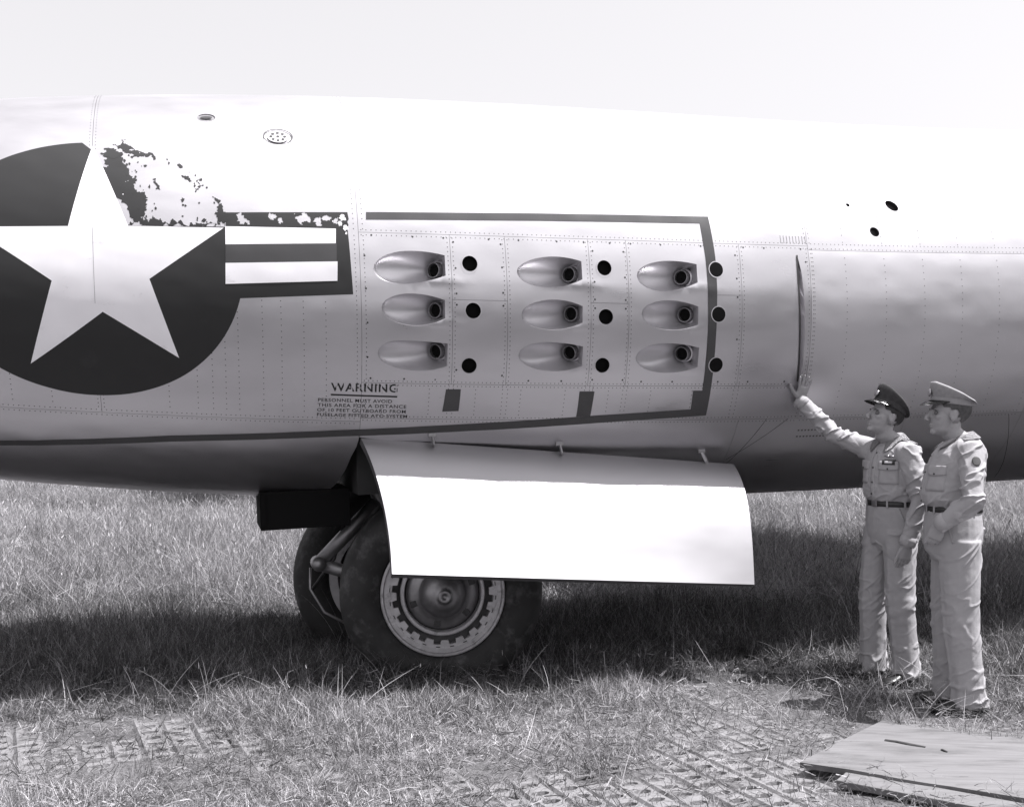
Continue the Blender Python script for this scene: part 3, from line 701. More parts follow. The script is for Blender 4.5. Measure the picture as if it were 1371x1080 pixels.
def soil_nodes(m):
    nt = m.node_tree; n, l = nt.nodes, nt.links; b = n['Principled BSDF']; b.inputs['Roughness'].default_value = .95; b.inputs['Specular IOR Level'].default_value = .1
    tc = n.new('ShaderNodeTexCoord')
    def noise(sc, de=6, ro=.6):
        z = n.new('ShaderNodeTexNoise'); z.inputs['Scale'].default_value = sc; z.inputs['Detail'].default_value = de; z.inputs['Roughness'].default_value = ro
        l.new(tc.outputs['Object'], z.inputs[0]); return z.outputs[0]
    def ramp(src, *st):
        r = n.new('ShaderNodeValToRGB'); e = r.color_ramp.elements
        while len(e) < len(st): e.new(.5)
        for q, (p, v) in zip(e, st): q.position = p; q.color = G(v)
        l.new(src, r.inputs[0]); return r.outputs[0]
    a = ramp(noise(3.0, 8, .7), (.30,.07), (.55,.15), (.75,.22))           # dry soil with litter
    c = ramp(noise(38, 5, .7), (.35,.045), (.5,.12), (.68,.24))
    mx = n.new('ShaderNodeMixRGB'); mx.inputs[0].default_value = .5; l.new(a, mx.inputs[1]); l.new(c, mx.inputs[2])
    f = ramp(noise(.25, 8, .65), (.3,.035), (.7,.075))                        # turf further off
    sx = n.new('ShaderNodeSeparateXYZ'); l.new(tc.outputs['Object'], sx.inputs[0])
    mr = n.new('ShaderNodeMapRange'); mr.inputs[1].default_value = 6.0; mr.inputs[2].default_value = 7.6; l.new(sx.outputs[1], mr.inputs[0])
    mrb = n.new('ShaderNodeMapRange'); mrb.inputs[1].default_value = 3.6; mrb.inputs[2].default_value = 2.6; l.new(sx.outputs[1], mrb.inputs[0])
    mxx = n.new('ShaderNodeMath'); mxx.operation = 'MAXIMUM'; l.new(mr.outputs[0], mxx.inputs[0]); l.new(mrb.outputs[0], mxx.inputs[1])
    m2 = n.new('ShaderNodeMixRGB'); l.new(mxx.outputs[0], m2.inputs[0]); l.new(mx.outputs[0], m2.inputs[1]); l.new(f, m2.inputs[2])
    l.new(m2.outputs[0], b.inputs['Base Color'])
    bp = n.new('ShaderNodeBump'); bp.inputs['Distance'].default_value = .012; l.new(noise(60, 6, .7), bp.inputs['Height']); l.new(bp.outputs[0], b.inputs['Normal'])
soil_nodes(soil)
ground = mk('ground', np.stack([gx.ravel(), gy.ravel(), hz.ravel()], -1), [(j*nx_+i, j*nx_+i+1, (j+1)*nx_+i+1, (j+1)*nx_+i) for j in range(ny_-1) for i in range(nx_-1)], soil, None, True)
tag(ground, kind='structure')

# pierced steel planks of an overgrown hardstand
M['steel'] = mat('weathered_steel_plank', .20, .8, .0, var=.45, scale=5, bump=.002, bscale=40, dirt=(.10, 5, .46, (1,1,1)))
def plank_mesh():
    V = []; F = []; NL, NR, pl_, pw, hx, hy = 28, 3, .106, .136, .025, .043
    def add(v): V.append(v); return len(V)-1
    for i in range(NL):
        for j in range(NR):                                             # a raised tread with one slot, grooves to either side
            cx, cy = (i+.5-NL/2)*pl_, (j-1)*pw; o = []; w = []; q = []; r = []
            for k in range(8):
                a = math.pi/4*k; c, s = math.cos(a), math.sin(a); m_ = max(abs(c), abs(s)); ex, ey = c/m_*pl_/2, s/m_
                o.append(add((cx+ex, cy+ey*pw/2, -.013 if abs(ey) > .9 else .004))); w.append(add((cx+ex, cy+ey*.053, .006)))
                q.append(add((cx+hx*c, cy+hy*s, .004))); r.append(add((cx+hx*.85*c, cy+hy*.9*s, -.014)))
            for k in range(8):
                k2 = (k+1) % 8
                for A, B in ((o, w), (w, q), (q, r)): F.append((A[k], A[k2], B[k2], B[k]))
    me = bpy.data.meshes.new('steel_plank'); me.from_pydata(V, [], F); me.materials.append(M['steel']); me.update(); return me
pm = plank_mesh()
mat_root = empty('landing_mat', (0, 5.2, 0)); tag(mat_root, kind='structure')
pd = Vector((.42, -.907, 0)).normalized(); pn = Vector((.907, .42, 0)).normalized(); pang = math.atan2(pd.y, pd.x)
rnd = random.Random(5)
for i in range(-9, 9):
    for j in (-1, 0, 1):
        c = Vector((-.6, 5.2, 0))+pn*(i*.414)+pd*((j+.5*(i % 2)-.25)*3.06)
        if not (-4.0 < c.x < 2.6 and 3.4 < c.y < 6.6): continue
        if c.y > 6.2 and c.x > 1.2: continue
        o = bpy.data.objects.new('plank', pm); o.location = c-Vector((0, 5.2, 0))+Vector((0, 0, .014+rnd.gauss(0,.003)))
        o.rotation_euler = (rnd.gauss(0,.008), rnd.gauss(0,.004), pang+rnd.gauss(0,.004)); link(o, mat_root)

# ---- grass: clumps of bent blades, instanced over the field
def blade_mat(name, v, tr=.3):
    m = bpy.data.materials.new(name); m.use_nodes = True; nt = m.node_tree; n, l = nt.nodes, nt.links
    b = n['Principled BSDF']; b.inputs['Roughness'].default_value = .55; b.inputs['Specular IOR Level'].default_value = .25
    oi = n.new('ShaderNodeObjectInfo'); r = n.new('ShaderNodeValToRGB'); e = r.color_ramp.elements; e[0].color = G(v*.45); e[1].color = G(v*1.6)
    nz = n.new('ShaderNodeTexNoise'); nz.inputs['Scale'].default_value = .9; nz.inputs['Detail'].default_value = 4; l.new(oi.outputs['Location'], nz.inputs[0])
    ad = n.new('ShaderNodeMath'); ad.operation = 'MULTIPLY_ADD'; ad.inputs[1].default_value = 1.9; ad.inputs[2].default_value = -.70; l.new(nz.outputs[0], ad.inputs[0])
    a2 = n.new('ShaderNodeMath'); a2.operation = 'MULTIPLY_ADD'; a2.inputs[1].default_value = .5; l.new(oi.outputs['Random'], a2.inputs[0]); l.new(ad.outputs[0], a2.inputs[2])
    l.new(a2.outputs[0], r.inputs[0]); l.new(r.outputs[0], b.inputs['Base Color'])
    t = n.new('ShaderNodeBsdfTranslucent'); l.new(r.outputs[0], t.inputs[0]); mx = n.new('ShaderNodeMixShader'); mx.inputs[0].default_value = tr
    l.new(b.outputs[0], mx.inputs[1]); l.new(t.outputs[0], mx.inputs[2]); l.new(mx.outputs[0], n['Material Output'].inputs[0]); return m
GM = [blade_mat('green_blade', .065), blade_mat('dry_blade', .21), blade_mat('straw_blade', .36, .2)]
def clump(name, n, rad, hgt, wid, bend, mix, rnd, seed_heads=0.0, seg=4):
    V = []; F = []; mi = []
    for k in range(n):
        a = rnd.uniform(0, 2*math.pi); r = rad*math.sqrt(rnd.random()); x, y = r*math.cos(a), r*math.sin(a)
        h = hgt*rnd.uniform(.45, 1.05); w = wid*rnd.uniform(.6, 1.3); b = rnd.uniform(0, 2*math.pi); lean = rnd.uniform(.05, bend)
        dx, dy = math.cos(b), math.sin(b); px, py = -dy, dx; base = len(V); m = rnd.choices((0,1,2), mix)[0]; kink = rnd.random() < .12
        for s in range(seg):
            u = s/seg; q = lean*u**1.8*h; z = h*u*(1-.35*lean*u)
            if kink and u > .5: z -= h*(u-.5)*1.1; q += h*(u-.5)*.5
            ww = w*(1-u)**.6/2
            V.append((x+dx*q-px*ww, y+dy*q-py*ww, z-.01*(s == 0))); V.append((x+dx*q+px*ww, y+dy*q+py*ww, z-.01*(s == 0)))
        q = lean*h; z = h*(1-.35*lean)-(h*.55 if kink else 0); q += (h*.25 if kink else 0)
        V.append((x+dx*q, y+dy*q, z))
        for s in range(seg-1):
            i = base+2*s; F.append((i, i+1, i+3, i+2)); mi.append(m)
        i = base+2*(seg-1); F.append((i, i+1, i+2)); mi.append(m)
        if rnd.random() < seed_heads and not kink:
            t = len(V); 
            for s in range(3):
                u = s/2; V.append((x+dx*q-px*w*.9*(1-abs(u-.4)), y+dy*q, z-.035+u*.05)); V.append((x+dx*q+px*w*.9*(1-abs(u-.4)), y+dy*q, z-.035+u*.05))
            F += [(t, t+1, t+3, t+2), (t+2, t+3, t+5, t+4)]; mi += [2, 2]
    me = bpy.data.meshes.new(name); me.from_pydata(V, [], F); [me.materials.append(x) for x in GM]
    me.polygons.foreach_set('material_index', mi); me.update(); return me
def clump_set(name, k, *a, **kw):
    c = bpy.data.collections.new(name); rnd = random.Random(hash(name) % 1 + len(name)*13)
    for i in range(k):
        o = bpy.data.objects.new(name+'_clump', clump(name+'_clump', *a, rnd, **kw)); c.objects.link(o)
    return c
def scatter(name, P, S, coll, tilt=.12, label=None):
    n = len(P); me = bpy.data.meshes.new(name); me.vertices.add(n); me.vertices.foreach_set('co', np.asarray(P, np.float32).ravel())
    a = me.attributes.new('turn', 'FLOAT_VECTOR', 'POINT'); rot = np.stack([RNG.normal(0, tilt, n), RNG.normal(0, tilt, n), RNG.uniform(0, 6.283, n)], -1); a.data.foreach_set('vector', rot.astype(np.float32).ravel())
    a = me.attributes.new('grow', 'FLOAT_VECTOR', 'POINT'); a.data.foreach_set('vector', np.asarray(S, np.float32).ravel())
    a = me.attributes.new('pick', 'INT', 'POINT'); a.data.foreach_set('value', RNG.integers(0, 1000, n).astype(np.int32))
    me.update(); o = link(bpy.data.objects.new(name, me)); tag(o, kind='stuff')
    ng = bpy.data.node_groups.new(name, 'GeometryNodeTree'); ng.interface.new_socket('Geometry', in_out='INPUT', socket_type='NodeSocketGeometry'); ng.interface.new_socket('Geometry', in_out='OUTPUT', socket_type='NodeSocketGeometry')
    N, Lk = ng.nodes, ng.links; gi = N.new('NodeGroupInput'); go = N.new('NodeGroupOutput'); ip = N.new('GeometryNodeInstanceOnPoints'); ci = N.new('GeometryNodeCollectionInfo')
    ci.inputs[0].default_value = coll; ci.inputs['Separate Children'].default_value = True; ci.inputs['Reset Children'].default_value = True
    def attr(nm, ty):
        q = N.new('GeometryNodeInputNamedAttribute'); q.data_type = ty; q.inputs[0].default_value = nm; return q.outputs[0]
    Lk.new(gi.outputs[0], ip.inputs['Points']); Lk.new(ci.outputs[0], ip.inputs['Instance']); ip.inputs['Pick Instance'].default_value = True
    Lk.new(attr('pick', 'INT'), ip.inputs['Instance Index']); Lk.new(attr('turn', 'FLOAT_VECTOR'), ip.inputs['Rotation']); Lk.new(attr('grow', 'FLOAT_VECTOR'), ip.inputs['Scale'])
    Lk.new(ip.outputs[0], go.inputs[0]); md = o.modifiers.new('scatter', 'NODES'); md.node_group = ng; return o
def edge_y(x):                                                       # where the worn hardstand gives way to standing grass
    return np.interp(x, [-6,-3,-1.5,-.4,.4,.9,1.4,1.9,2.4,3.2,6], [6.05,6.0,5.85,6.0,6.15,6.5,6.75,6.25,5.75,5.55,5.4]) + .16*fnoise(np.stack([np.asarray(x)*2.2, 0*x, 0*x], -1), 3)
def pts(n, x0, x1, y0, y1, wedge=None):
    x = RNG.uniform(x0, x1, n); y = RNG.uniform(y0, y1, n)
    if wedge is not None: k = np.abs(x) < wedge+.52*y; x, y = x[k], y[k]
    return x, y
def full(x, y, z=None): return np.stack([x, y, gz(x, y) if z is None else z], -1)
def xyz(h, w=None): w = h if w is None else w; return np.stack([w, w, h], -1)
def keep_out(x, y):                                                   # no grass growing up through the boards
    a, b = (x-BC[0])*BU[0]+(y-BC[1])*BU[1], (x-BC[0])*BV[0]+(y-BC[1])*BV[1]
    return ~((np.abs(a) < 1.0) & (np.abs(b) < .46))
BA = np.array([1.27,4.85]); BB = np.array([1.965,5.745]); BD = np.array([.865,-.50])
BU = np.array([.865,-.50]); BV = np.array([.50,.865]); BC = (BA+BB)/2+BU*.95
shade_set = clump_set('shade_grass', 6, 16, .075, .26, .0045, .9, (.55,.35,.10))
mead_set = clump_set('meadow_grass', 6, 26, .16, .46, .006, 1.15, (.10,.50,.40), seed_heads=.25)
far_set = clump_set('distant_grass', 5, 34, .55, .46, .016, 1.0, (.06,.50,.44))
short_set = clump_set('trampled_grass', 6, 14, .06, .10, .0035, 1.5, (.22,.42,.36), seg=3)
stem_set = clump_set('tall_stem', 6, 3, .05, .50, .0032, .55, (0,.3,.7), seed_heads=.5, seg=6)
# standing grass under and round the aircraft
x, y = pts(16000, -8.5, 9.5, 5.3, 9.4, 4.5); k = (y > edge_y(x)) & keep_out(x, y); x, y = x[k], y[k]
feet = np.exp(-((x-2.35)/.5)**2-((y-6.2)/.75)**2); d = np.clip((y-edge_y(x))/.5, 0, 1)
wh = np.exp(-((x+.25)/.75)**2-((y-6.5)/.55)**2); h = (.40+.45*d)*(1-.5*feet)*(1-.72*wh)*np.clip(1+.9*fnoise(np.stack([x*1.5, y*1.5, 0*x], -1), 3), .3, 2); scatter('shade_grass', full(x, y), xyz(h, .75+.3*d), shade_set, .28)
# meadow behind
x, y = pts(32000, -15, 16, 8.8, 22, 4.0); q = fnoise(np.stack([x*.35, y*.35, 0*x+2], -1), 3); k = RNG.random(len(x)) < np.clip(1.05-.04*(y-8.8)+1.1*q, .12, 1); x, y, q = x[k], y[k], q[k]
q2 = fnoise(np.stack([x*1.1, y*1.1, 0*x+7], -1), 3); h = (.80+.4*q+.75*q2)*np.clip((y-8.0)/2.0, .55, 1); scatter('meadow_grass', full(x, y), xyz(h, .9+.3*RNG.random(len(x))), mead_set, .38)
x, y = pts(26000, -60, 60, 18, 95, 2.0); q = fnoise(np.stack([x*.12, y*.12, 0*x+2], -1), 3); sc_ = np.clip(y/30, .8, 2.2)
q2 = fnoise(np.stack([x*.5, y*.5, 0*x+7], -1), 2)
scatter('distant_grass', full(x, y), xyz((.85+.45*q+.5*q2)*np.clip(sc_, .8, 1.4), sc_), far_set)
# short, worn grass on the hardstand
x, y = pts(20000, -3.4, 3.4, 3.9, 7.0, .4); q = fnoise(np.stack([x*1.6, y*1.6, 0*x+9], -1), 3)
bare = np.exp(-((x+2.2)/.8)**2-((y-5.42)/.28)**2)*.8+np.exp(-((x-.35)/.8)**2-((y-4.6)/.36)**2)*.8+np.exp(-((x-1.2)/.5)**2-((y-5.1)/.6)**2)*.6+np.exp(-((x-1.55)/.35)**2-((y-6.1)/.3)**2)*.1+np.exp(-((x-1.5)/.6)**2-((y-4.6)/.35)**2)*1.2
k = (y < edge_y(x)+.15) & keep_out(x, y) & (RNG.random(len(x)) < np.clip(.62+1.4*q-.95*bare, .05, 1)); x, y, q = x[k], y[k], q[k]
h = (.40+1.5*np.clip(q+.12, 0, 1)+.8*np.clip((y-edge_y(x)+.6)/.6, 0, 1))*RNG.uniform(.6, 1.3, len(x)); scatter('trampled_grass', full(x, y), xyz(h*.85, 1.0+.2*q), short_set, .35)
x, y = pts(9000, -3.4, 3.4, 3.9, 6.9, .4); k = keep_out(x, y) & (RNG.random(9000)[:len(x)] < .8); x, y = x[k], y[k]
lit_set = clump_set('straw_litter', 5, 10, .09, .085, 0.0035, 1.0, (.30,.42,.28), seg=2); lit = scatter('straw_litter', full(x, y, gz(x, y)+.008), xyz(RNG.uniform(.5, 1.2, len(x))), lit_set, 1.25)
WD = [(.28,6.35,6,.10),(.05,6.3,4,.12),(-1.6,5.95,5,.25),(-2.5,6.0,4,.2),(1.75,5.75,2,.15),(2.75,6.1,5,.3),(1.3,6.75,3,.3),(-2.6,9.6,14,.5),(-1.9,10.2,10,.4),(.35,4.95,1,.12)]
# bunches standing taller than the rest
cx = [(-1.65,5.95,14,.4),(-1.9,6.0,7,.25),(-.95,5.9,9,.25),(.3,6.45,12,.3),(.05,6.15,4,.15),(1.9,5.55,10,.25),(1.2,6.7,9,.5),(2.0,6.35,9,.3),(2.7,6.2,14,.5),(-2.7,6.05,7,.5),(-.4,6.05,5,.5),(1.5,5.65,8,.2),(.3,5.0,5,.2),(-.6,4.7,8,.4),(2.2,6.0,14,.35)]
X = np.concatenate([RNG.normal(a, s, n) for a, b, n, s in cx]); Y = np.concatenate([RNG.normal(b, .12, n) for a, b, n, s in cx]); k = keep_out(X, Y); X, Y = X[k], Y[k]
Hs = RNG.uniform(.25, .7, len(X)); scatter('tall_stem', full(X, Y), xyz(Hs, RNG.uniform(.8, 1.6, len(X))), stem_set, .22)
x, y = pts(380, -8, 7, 7.4, 12, 1); scatter('tall_stem', full(x, y), xyz(RNG.uniform(.6, 1.25, len(x))), stem_set, .18)

weed_set = clump_set('leafy_weed', 6, 20, .09, .36, .009, 1.2, (.40,.40,.20), seg=4)
X = np.concatenate([RNG.normal(a, s, n) for a, b, n, s in WD]); Y = np.concatenate([RNG.normal(b, s*.6, n) for a, b, n, s in WD])
x, y = pts(420, -9, 9, 8.6, 19, 1); X = np.concatenate([X, x]); Y = np.concatenate([Y, y]); k = keep_out(X, Y); X, Y = X[k], Y[k]
scatter('leafy_weed', full(X, Y), xyz(RNG.uniform(.4, 1.0, len(X))*np.where(Y < 7.2, .6, 1.15)), weed_set, .3)

# ---- boards lying on the right
M['ply'] = mat('weathered_plywood', .14, .8, var=.16, scale=3, stretch=(1.2,14,6), bump=.002, bscale=7, dirt=(.085, 3.5, .5, (.6,3,1)))
M['slotstrip'] = mat('slot_strip_dark', .03, .8, var=.4, scale=30)
board = empty('plywood_sheet', (BC[0], BC[1], 0.0)); tag(board, 'weathered plywood sheet lying on the worn ground beside the two men', 'board')
th = .024
A3 = Vector((*BA, .085)); B3 = Vector((*BB, .030)); D3 = A3+Vector((BD[0], BD[1], 0))*2.1; C3 = B3+Vector((.885,-.465,0))*2.1
loc = Vector((BC[0], BC[1], 0))
nu, nv = 20, 10; top = []; rnd = random.Random(3)
for j in range(nv+1):
    for i in range(nu+1):
        u, v = i/nu, j/nv; p = A3*(1-u)*(1-v)+D3*u*(1-v)+C3*u*v+B3*(1-u)*v
        p.z += .006*math.sin(3*u+2*v)+.012*math.sin(math.pi*u)*(1-v)*-1
        if v == 0: p += Vector((.5,.865,0))*.012*float(vnoise(np.array([u*9,0,0])))
        top.append(p-loc)
bot = [p-Vector((0,0,th)) for p in top]; n0 = len(top); F = []
for j in range(nv):
    for i in range(nu):
        a = j*(nu+1)+i; F += [(a, a+1, a+nu+2, a+nu+1), (n0+a, n0+a+nu+1, n0+a+nu+2, n0+a+1)]
lp = [i for i in range(nu+1)]+[j*(nu+1)+nu for j in range(1, nv+1)]+[nv*(nu+1)+i for i in range(nu-1, -1, -1)]+[j*(nu+1) for j in range(nv-1, 0, -1)]
for a, b in zip(lp, lp[1:]+lp[:1]): F.append((b, a, n0+a, n0+b))
mk('sheet', top+bot, F, M['ply'], board)
def on_board(u, v, dz=.002): 
    p = A3*(1-u)*(1-v)+D3*u*(1-v)+C3*u*v+B3*(1-u)*v; p.z += .006*math.sin(3*u+2*v)-.012*math.sin(math.pi*u)*(1-v)+dz; return p-loc
for (u0, u1, v, w) in ((.075,.165,.53,.011),(.20,.215,.50,.006),(.52,.62,.42,.010)):
    bm = bmesh.new(); a, b = on_board(u0, v), on_board(u1, v-.02); bm_tube(bm, [a, a+(b-a)*.3+Vector((0,.004,.002)), a+(b-a)*.55+Vector((0,-.003,.001)), b], [(w,.005),(w*.8,.005),(w*1.1,.006),(w*.6,.004)], 8)
    bm_obj('slot_strip', bm, M['slotstrip'], board)  # thin dark strips for the slots and hinge gaps in the board
bm = bmesh.new(); d = Vector((.82,-.572,0)); nrm = Vector((.572,.82,0)); c = Vector((1.40,4.70,.055))+d*.62+nrm*.02
bm_box(bm, (0,0,0), (.62,.075,.014), Matrix.Rotation(math.atan2(d.y,d.x), 3, 'Z'), .003)
pk = bm_obj('wooden_plank', bm, M['ply']); pk.location = c; tag(pk, 'narrow grey wooden plank half buried in front of the plywood sheet', 'plank')
def stone(x, y, r, label, seed):
    bm = bmesh.new(); bmesh.ops.create_icosphere(bm, subdivisions=3, radius=r)
    P = np.array([tuple(v.co) for v in bm.verts]); q = 1+.35*fnoise(P/r*1.3+seed*7, 3)
    for v, k in zip(bm.verts, q): v.co = Vector((v.co.x*k*1.2, v.co.y*k, v.co.z*k*.65))
    o = bm_obj('stone', bm, M['stone'], None, True); o.location = (x, y, float(gz(x, y))+r*.3); return tag(o, label, 'stone')
M['stone'] = mat('pale_stone', .36, .85, var=.3, scale=20, bump=.003, bscale=30)
stone(1.445, 4.84, .035, 'pale rough stone lying against the near edge of the plywood sheet', 1)

# ---- unseen trees added behind the camera to darken reflections in the bare metal
leaf = mat('reflection_foliage', .12, .8, var=.4, scale=.6); V = []; F = []; rnd = random.Random(21)
for k in range(54):
    a = R(-90)+R(39)+R(62)*k/53+rnd.gauss(0,.01); d = 36+rnd.uniform(-3, 3); hgt = rnd.uniform(8, 9.2)*(.35+.65*min(1, k/20)); cx, cy = d*math.cos(a), d*math.sin(a); rr = rnd.uniform(2.2, 3.0)
    for q in range(300):
        u = Vector((rnd.gauss(0,1), rnd.gauss(0,1), rnd.gauss(0,1))).normalized()*rnd.random()**.35; p = Vector((cx+u.x*rr, cy+u.y*rr, hgt*.52+u.z*hgt*.5)); s_ = rnd.uniform(.3, .75)
        x_ = Vector((rnd.gauss(0,1), rnd.gauss(0,1), rnd.gauss(0,.6))).normalized()*s_; y_ = Vector((rnd.gauss(0,1), rnd.gauss(0,1), rnd.gauss(0,1))).normalized()*s_
        b = len(V); V += [p-x_, p-y_, p+x_, p+y_]; F.append((b, b+1, b+2, b+3))
    b = len(V)
    for j in range(6): V += [(cx+.3*math.cos(j), cy+.3*math.sin(j), 0), (cx+.15*math.cos(j), cy+.15*math.sin(j), hgt*.7)]
    for j in range(6): F.append((b+2*j, b+(2*j+2) % 12, b+(2*j+3) % 12, b+2*j+1))
tag(mk('reflection_trees', V, F, leaf), kind='stuff')
# ================================================================ the two officers
M['flesh'] = mat('flesh', .31, .5, var=.10, scale=30, spec=.35)
M['khaki'] = mat('khaki_cotton', .36, .85, var=.06, scale=25, bump=.0012, bscale=180, spec=.15)
M['khaki2'] = mat('khaki_cotton_pressed', .33, .85, var=.06, scale=25, bump=.0012, bscale=180, spec=.15)
M['capdark'] = mat('dark_wool', .055, .9, var=.2, scale=60, bump=.001, bscale=200, spec=.15)
M['capkhaki'] = mat('pale_cap_cloth', .28, .85, var=.1, scale=50, bump=.001, bscale=200, spec=.15)
M['leather'] = mat('dark_leather', .022, .35, var=.3, scale=30)
M['visor'] = mat('polished_visor', .03, .16, spec=.8)
M['hair_d'] = mat('dark_hair', .018, .5, var=.4, scale=60); M['hair_g'] = mat('greying_hair', .06, .55, var=.4, scale=60)
M['brass'] = mat('brass', .45, .3, 1.0); M['ribbon'] = mat('ribbon_bar', .04, .7); M['pale'] = mat('pale_ribbon', .6, .7); M['eye'] = mat('eye', .13, .25); M['tee'] = mat('undershirt', .12, .9)

def ell(bm, c, r, mtx=None, sub=3):
    q = bmesh.ops.create_icosphere(bm, subdivisions=sub, radius=1.0)
    for v in q['verts']:
        p = Vector((v.co.x*r[0], v.co.y*r[1], v.co.z*r[2])); v.co = (mtx @ p if mtx is not None else p)+Vector(c)
    return q['verts']
def loft(bm, rings, n=24):
    """rings of (centre, half-axis a, half-axis b)"""
    RR = [[bm.verts.new(Vector(c)+Vector(a)*math.cos(2*math.pi*j/n)+Vector(b)*math.sin(2*math.pi*j/n)) for j in range(n)] for c, a, b in rings]
    for p, q in zip(RR, RR[1:]):
        for j in range(n): bm.faces.new((p[j], p[(j+1) % n], q[(j+1) % n], q[j]))
    bm.faces.new(RR[0][::-1]); bm.faces.new(RR[-1]); return RR
def zring(z, cx, rx, ry, cy=0.0): return ((cx, cy, z), (rx, 0, 0), (0, ry, 0))
def fuse(bm, voxel, smooth=6, factor=.5):
    """one continuous skin round everything in bm"""
    bmesh.ops.recalc_face_normals(bm, faces=bm.faces)
    me = bpy.data.meshes.new('tmp'); bm.to_mesh(me); bm.free(); o = bpy.data.objects.new('tmp', me); COL.objects.link(o)
    r = o.modifiers.new('r', 'REMESH'); r.mode = 'VOXEL'; r.voxel_size = voxel
    if smooth: s = o.modifiers.new('s', 'SMOOTH'); s.factor = factor; s.iterations = smooth
    out = bpy.data.meshes.new_from_object(o.evaluated_get(bpy.context.evaluated_depsgraph_get()))
    bpy.data.objects.remove(o); bpy.data.meshes.remove(me); return out
def verts(me):
    a = np.empty(len(me.vertices)*3, np.float32); me.vertices.foreach_get('co', a); n = np.empty(len(me.vertices)*3, np.float32); me.vertices.foreach_get('normal', n)
    return a.reshape(-1,3).astype(float), n.reshape(-1,3).astype(float)
def setv(me, V): me.vertices.foreach_set('co', V.astype(np.float32).ravel()); me.update()
def ridge(n): return 1.25*np.exp(-(n/.105)**2)-.33
def obj_of(name, me, m, parent):
    me.materials.clear(); me.materials.append(m); me.polygons.foreach_set('use_smooth', [True]*len(me.polygons)); me.name = name
    return link(bpy.data.objects.new(name, me), parent)
def hand(bm, W, d, n, t, curl, spread, thumb):
    """W wrist, d along the hand, n out of the palm, t towards the thumb side"""
    W, d, n, t = Vector(W), Vector(d).normalized(), Vector(n), Vector(t); t = (t-d*t.dot(d)).normalized(); n = d.cross(t)*(1 if d.cross(t).dot(n) > 0 else -1)
    loft(bm, [(W-d*.05, t*.026, n*.021), (W, t*.027, n*.019), (W+d*.03, t*.036, n*.018), (W+d*.065, t*.042, n*.0165), (W+d*.092, t*.041, n*.013)], 16)
    for k, (o, L, r) in enumerate(((.031,.073,.0088),(.011,.082,.009),(-.010,.076,.0086),(-.029,.060,.0078))):
        a = spread*(o/.03); dd = (d*math.cos(a)+t*math.sin(a)); p = W+d*.080+t*o; ps = [p]; ang = 0
        for q, s in enumerate((.46,.30,.26)):
            ang += curl[k]*(.8,1.0,.8)[q]; ps.append(ps[-1]+(dd*math.cos(ang)+n*math.sin(ang))*L*s)
        bm_tube(bm, [p-dd*.03]+ps, [r*.9, r*1.05, r, r*.92, r*.75], 10)
        ell(bm, ps[-1], (r*.78,)*3, sub=2)
    td = (d*math.cos(thumb)+t*math.sin(thumb)); p = W+d*.02+t*.022; q1 = p+td*.045+n*.006; q2 = q1+(td*.9+d*.25)*.032; q3 = q2+(td*.75+d*.45)*.024
    bm_tube(bm, [p, q1, q2, q3], [.016,.0125,.011,.0085], 10); ell(bm, q3, (.0085,)*3, sub=2)
def patch(bvh, c, dr, u, v, w, h, parent, name, m, lift=.004, shape=None, nu=8, nv=8):
    """a cloth piece laid on the garment: rays from outside along dr"""
    c, dr, u, v = Vector(c), Vector(dr).normalized(), Vector(u), Vector(v); u = (u-dr*u.dot(dr)).normalized(); v = (v-dr*v.dot(dr)-u*v.dot(u)).normalized()
    V = []; F = []; T = []
    for j in range(nv+1):
        for i in range(nu+1):
            a, b = i/nu-.5, j/nv-.5
            if shape: a, b = shape(a, b)
            p = c+u*a*w+v*b*h-dr*.25; hit = bvh.ray_cast(p, dr, .6)
            q = hit[0] if hit[0] is not None else p+dr*.25
            T.append(q); V.append(q-dr*lift)
    n0 = len(V); V += [q+dr*.003 for q in T]
    for j in range(nv):
        for i in range(nu): a = j*(nu+1)+i; F.append((a, a+1, a+nu+2, a+nu+1))
    lp = [i for i in range(nu+1)]+[j*(nu+1)+nu for j in range(1, nv+1)]+[nv*(nu+1)+i for i in range(nu-1,-1,-1)]+[j*(nu+1) for j in range(nv-1,0,-1)]
    for a, b in zip(lp, lp[1:]+lp[:1]): F.append((a, b, n0+b, n0+a))
    bm = bmesh.new(); vs = [bm.verts.new(p) for p in V]
    for f in F: bm.faces.new([vs[i] for i in f])
    return bm_obj(name, bm, m, parent, True)

